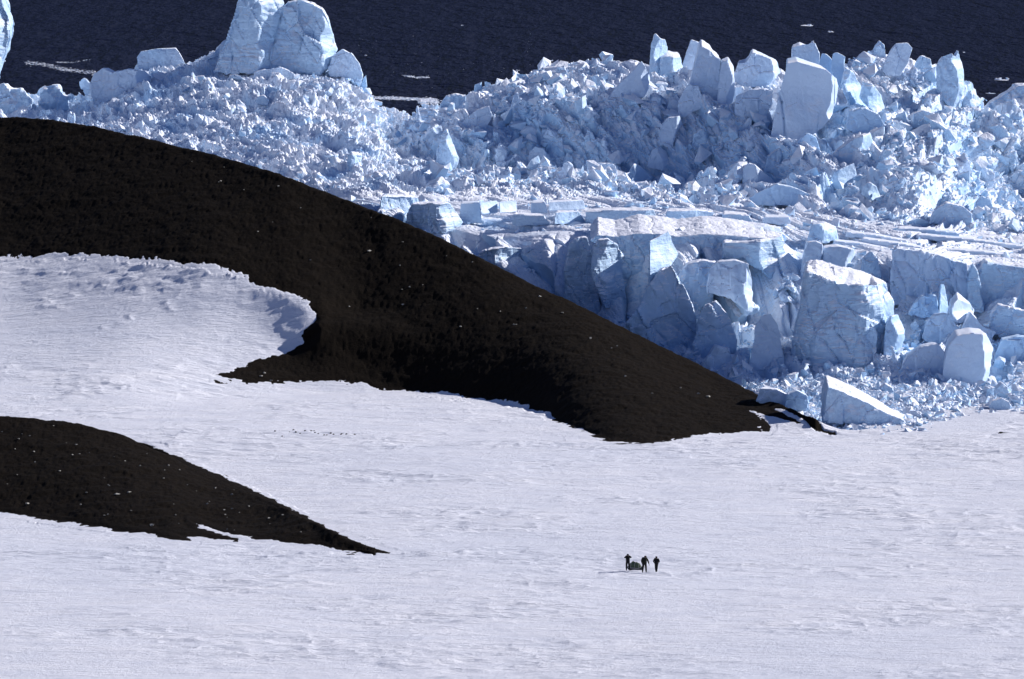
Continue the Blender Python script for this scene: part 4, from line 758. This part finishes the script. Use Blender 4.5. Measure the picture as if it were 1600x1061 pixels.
def person(u, v, label, J, rz, coat, scale=1.0, item=None):
    p = terrain_hit(u, v); root = obj('person', None, label=label, cat='person'); root.location = p + Vector((0, 0, .02)); root.rotation_euler = (0, 0, rz); root.scale = (scale,) * 3
    V = []; E = []; Rr = []
    def add(pt, r_, par=None):
        V.append(pt); Rr.append(r_)
        if par is not None: E.append((par, len(V) - 1))
        return len(V) - 1
    pel = add(J['pelvis'], .14); wst = add(L(J['pelvis'], J['chest'], .45), .125, pel); ch = add(J['chest'], .155, wst); nk = add(J['neck'], .06, ch)
    hb = add(L(J['neck'], J['head'], .6), .075, nk); hd = add(J['head'], .10, hb); add((J['head'][0], J['head'][1], J['head'][2] + .08), .07, hd)
    for s in ('l', 'r'):
        sh = add(J['sh' + s], .06, ch); el = add(J['el' + s], .048, add(L(J['sh' + s], J['el' + s], .5), .052, sh)); wr = add(J['wr' + s], .03, add(L(J['el' + s], J['wr' + s], .5), .042, el))
        d = Vector(J['wr' + s]) - Vector(J['el' + s]); d.normalize(); pm_ = Vector(J['wr' + s]) + d * .06; pa = add(tuple(pm_), .036, wr)
        side = d.cross(Vector((0, 0, 1)));
        if side.length < .2: side = Vector((1, 0, 0))
        side.normalize(); cur = side.cross(d)
        for q, ln in ((-1.5, .06), (-.5, .075), (.5, .08), (1.5, .07)):
            k1 = pm_ + side * .02 * q + d * .04; k2 = k1 + d * ln * .5 - cur * .012; k3 = k2 + d * ln * .4 - cur * .03
            b1 = add(tuple(k1), .010, pa); b2_ = add(tuple(k2), .009, b1); add(tuple(k3), .008, b2_)
        t1 = pm_ + side * .045 - d * .01; a1 = add(tuple(t1), .011, pa); add(tuple(t1 + side * .02 + d * .035), .009, a1)
        hp = add(J['hp' + s], .095, pel); kn = add(J['kn' + s], .062, add(L(J['hp' + s], J['kn' + s], .5), .08, hp)); an = add(J['an' + s], .042, add(L(J['kn' + s], J['an' + s], .4), .056, kn))
        add((J['an' + s][0], J['an' + s][1] + J.get('toe', -.14), .045), .04, an)
    bme = skinmesh('body', V, E, Rr, M_SKIN); bme.materials.append(M_COATB); hc_ = Vector(J['head'])
    for pl_ in bme.polygons: pl_.material_index = 0 if (pl_.center - hc_).length < .19 and pl_.center.z > hc_.z - .14 else 1      # gloves and base layer
    obj('body', bme, root)
    # jacket
    V, E, Rr = [], [], []
    hem = add(L(J['pelvis'], J['chest'], -.45), .21 * J.get('bulk', 1)); w1 = add(L(J['pelvis'], J['chest'], .3), .20 * J.get('bulk', 1), hem); c1_ = add(J['chest'], .215 * J.get('bulk', 1), w1); n1_ = add(J['neck'], .095, c1_)
    for s in ('l', 'r'):
        sh = add(J['sh' + s], .095, c1_); m_ = add(L(J['sh' + s], J['el' + s], .5), .09, sh); el = add(J['el' + s], .09, m_); add(L(J['el' + s], J['wr' + s], .95), .055, el)
    obj('jacket', skinmesh('jacket', V, E, Rr, coat), root)
    V, E, Rr = [], [], []
    pe = add(J['pelvis'], .155)
    for s in ('l', 'r'):
        hp = add(J['hp' + s], .125, pe); kn = add(J['kn' + s], .10, add(L(J['hp' + s], J['kn' + s], .5), .115, hp)); add(L(J['kn' + s], J['an' + s], .9), .085, kn)
    obj('trousers', skinmesh('trousers', V, E, Rr, M_TROU), root)
    V, E, Rr = [], [], []
    h = J['head']; n0 = add(L(J['neck'], h, .1), .085); n1_ = add((h[0], h[1] - .015, h[2] + .01), .145, n0); add((h[0], h[1], h[2] + .10), .10, n1_)
    obj('hood', skinmesh('hood', V, E, Rr, coat), root)
    for s in ('l', 'r'):
        V, E, Rr = [], [], []
        a0 = add(L(J['an' + s], J['kn' + s], .4), .07); a1 = add((J['an' + s][0], J['an' + s][1], max(.06, J['an' + s][2] - .03)), .062, a0); add((J['an' + s][0], J['an' + s][1] + J.get('toe', -.14), .05), .05, a1)
        obj('boot', skinmesh('boot', V, E, Rr, M_BOOT), root)
    # face: nose, eyes
    fy = 1 if J.get('toe', -.14) > 0 else -1
    for nm, dx_, dz_, r_ in (('nose', 0, -.01, .02), ('eye', -.033, .02, .012), ('eye', .033, .02, .012)):
        bm = bmesh.new(); bmesh.ops.create_uvsphere(bm, u_segments=8, v_segments=6, radius=r_); me = bpy.data.meshes.new(nm); bm.to_mesh(me); bm.free(); me.materials.append(M_SKIN if nm == 'nose' else M_DARK)
        o = obj(nm, me, root); o.location = (h[0] + dx_, h[1] + fy * .105, h[2] + dz_)
    return root
def base_pose(**k):
    J = dict(pelvis=(0, 0, .95), chest=(0, 0, 1.30), neck=(0, 0, 1.50), head=(0, -.02, 1.64), shl=(-.19, 0, 1.43), shr=(.19, 0, 1.43), ell=(-.25, .02, 1.15), elr=(.25, .02, 1.15), wrl=(-.25, -.06, .90), wrr=(.25, -.06, .90),
             hpl=(-.10, 0, .90), hpr=(.10, 0, .90), knl=(-.13, -.02, .50), knr=(.13, -.02, .50), anl=(-.15, 0, .09), anr=(.15, 0, .09)); J.update(k); return J
person(981, 892.5, 'leftmost person, standing with both hands raised to the face and elbows out', base_pose(ell=(-.33, -.14, 1.33), elr=(.36, -.14, 1.36), wrl=(-.12, -.24, 1.60), wrr=(.12, -.24, 1.60), knl=(-.13, -.02, .5), knr=(.15, -.02, .5), anl=(-.14, 0, .09), anr=(.20, 0, .09)), 0, M_COATB, 1.02)
person(1008, 894.5, 'middle person in a bulky olive parka, bowed forward with one arm hanging, beside the sledge', base_pose(chest=(-.04, -.08, 1.30), neck=(.02, -.14, 1.50), head=(.06, -.22, 1.60), shl=(-.22, -.08, 1.42), shr=(.20, -.08, 1.42), bulk=1.25, ell=(-.30, -.06, 1.15), wrl=(-.26, -.20, .94), elr=(.34, -.06, 1.12), wrr=(.42, -.04, .84), anl=(-.20, .05, .09), anr=(.14, -.15, .09), knl=(-.16, .0, .5), knr=(.12, -.12, .52)), .1, M_COAT, 1.08)
person(1027, 896.0, 'rightmost person in dark clothes, walking alone with arms bent in front', base_pose(chest=(-.02, -.04, 1.28), head=(0, -.06, 1.62), ell=(-.30, -.05, 1.16), elr=(.30, -.05, 1.16), wrl=(-.16, -.24, 1.08), wrr=(.16, -.24, 1.10), anl=(-.07, .18, .14), anr=(.03, -.22, .09), knl=(-.07, .0, .48), knr=(.06, -.14, .52), hpl=(-.08, 0, .9), hpr=(.08, 0, .9)), -.15, M_COATB, 1.03)
# sledge: boat shaped hull with pale rim, strapped green load
sp_ = terrain_hit(993.5, 890.5); sr = obj('sledge', None, label='boat shaped sledge with pale rim and green covered load, between the two left people', cat='sledge')
sr.location = sp_; sr.rotation_euler = (0, 0, R(-30)); sr.scale = (.86, .84, 1.05)
def loft(name, secs, mat, closed=True):
    bm = bmesh.new(); rings = [[bm.verts.new(p) for p in s] for s in secs]
    for a_, b_ in zip(rings[:-1], rings[1:]):
        for q in range(len(a_)): bm.faces.new((a_[q], a_[(q + 1) % len(a_)], b_[(q + 1) % len(a_)], b_[q]))
    bm.faces.new(rings[0]); bm.faces.new(rings[-1][::-1]); bmesh.ops.recalc_face_normals(bm, faces=bm.faces)
    me = bpy.data.meshes.new(name); bm.to_mesh(me); bm.free(); me.materials.append(mat)
    for p in me.polygons: p.use_smooth = True
    return me
secs = []; rim = []; tarp = []
for k in range(13):
    f = k / 12; x = -1.05 + 2.1 * f; wd = .34 * math.sin(math.pi * min(1, .18 + f * .80)) ** .5 + .02; rise = .30 * max(0, f - .7) ** 2 / .09 + .16 * max(0, .2 - f) ** 2 / .04; dep = .30
    secs.append([(x, -wd, .32 + rise), (x, -wd * .85, .14 + rise * .8), (x, -wd * .4, .03 + rise * .7), (x, wd * .4, .03 + rise * .7), (x, wd * .85, .14 + rise * .8), (x, wd, .32 + rise)])
    rim.append([(x, sgn) for sgn in (1,)]); 
    if 1 <= k <= 10:
        hgt = .42 + .34 * math.sin(math.pi * (k - 1) / 9) ** .6 * (1 + .18 * math.sin(k * 2.1)); w2 = wd * .92
        tarp.append([(x, w2 * math.cos(a_), .30 + (hgt - .10) * max(0, math.sin(a_)) * (1 + .08 * math.sin(3 * a_ + k))) for a_ in np.linspace(0, math.pi, 9)])
hl = obj('hull', loft('hull', secs, M_HULL), sr)
for sd_ in (-1, 1):
    pr_ = [(s[0][0], sd_ * (abs(s[0][1]) + .012), s[0][2] + .01) for s in secs]
    ring = []
    for x, y, z in pr_: ring.append([(x, y + .03 * math.cos(a_), z + .035 * math.sin(a_)) for a_ in np.linspace(0, 2 * math.pi, 6, endpoint=False)])
    obj('rim', loft('rim', ring, M_TRIM), sr)
tp = obj('cover', loft('cover', tarp, M_TARP), sr)
for xk in (-.5, 0.05, .5):
    ring = []
    kk_ = min(range(len(tarp)), key=lambda q: abs(tarp[q][0][0] - xk))
    for (x, y, z) in tarp[kk_]: ring.append([(x + .02, y * 1.03, z + .012), (x - .02, y * 1.03, z + .012), (x - .02, y * .98, z - .01), (x + .02, y * .98, z - .01)])
    obj('strap', loft('strap', ring, M_TRIM), tp)
pv = [(1.05, 0, .55), (1.25, .05, .45), (1.42, .1, .50)]
obj('tow_rope', skinmesh('tow_rope', pv, [(0, 1), (1, 2)], [.02, .02, .02], M_ROPE), sr)
bg_ = obj('kit_bag', loft('kit_bag', [[(-.32 + x, .17 * s_ * math.cos(a_), .80 + .12 * s_ * math.sin(a_)) for a_ in np.linspace(0, 2 * math.pi, 8, endpoint=False)] for x, s_ in ((0, .4), (.05, .9), (.25, 1), (.5, 1), (.6, .5))], M_BAG), label='dark kit bag lying on top of the covered sledge load', cat='bag')
bg_.location = sr.location; bg_.rotation_euler = sr.rotation_euler; bg_.scale = sr.scale
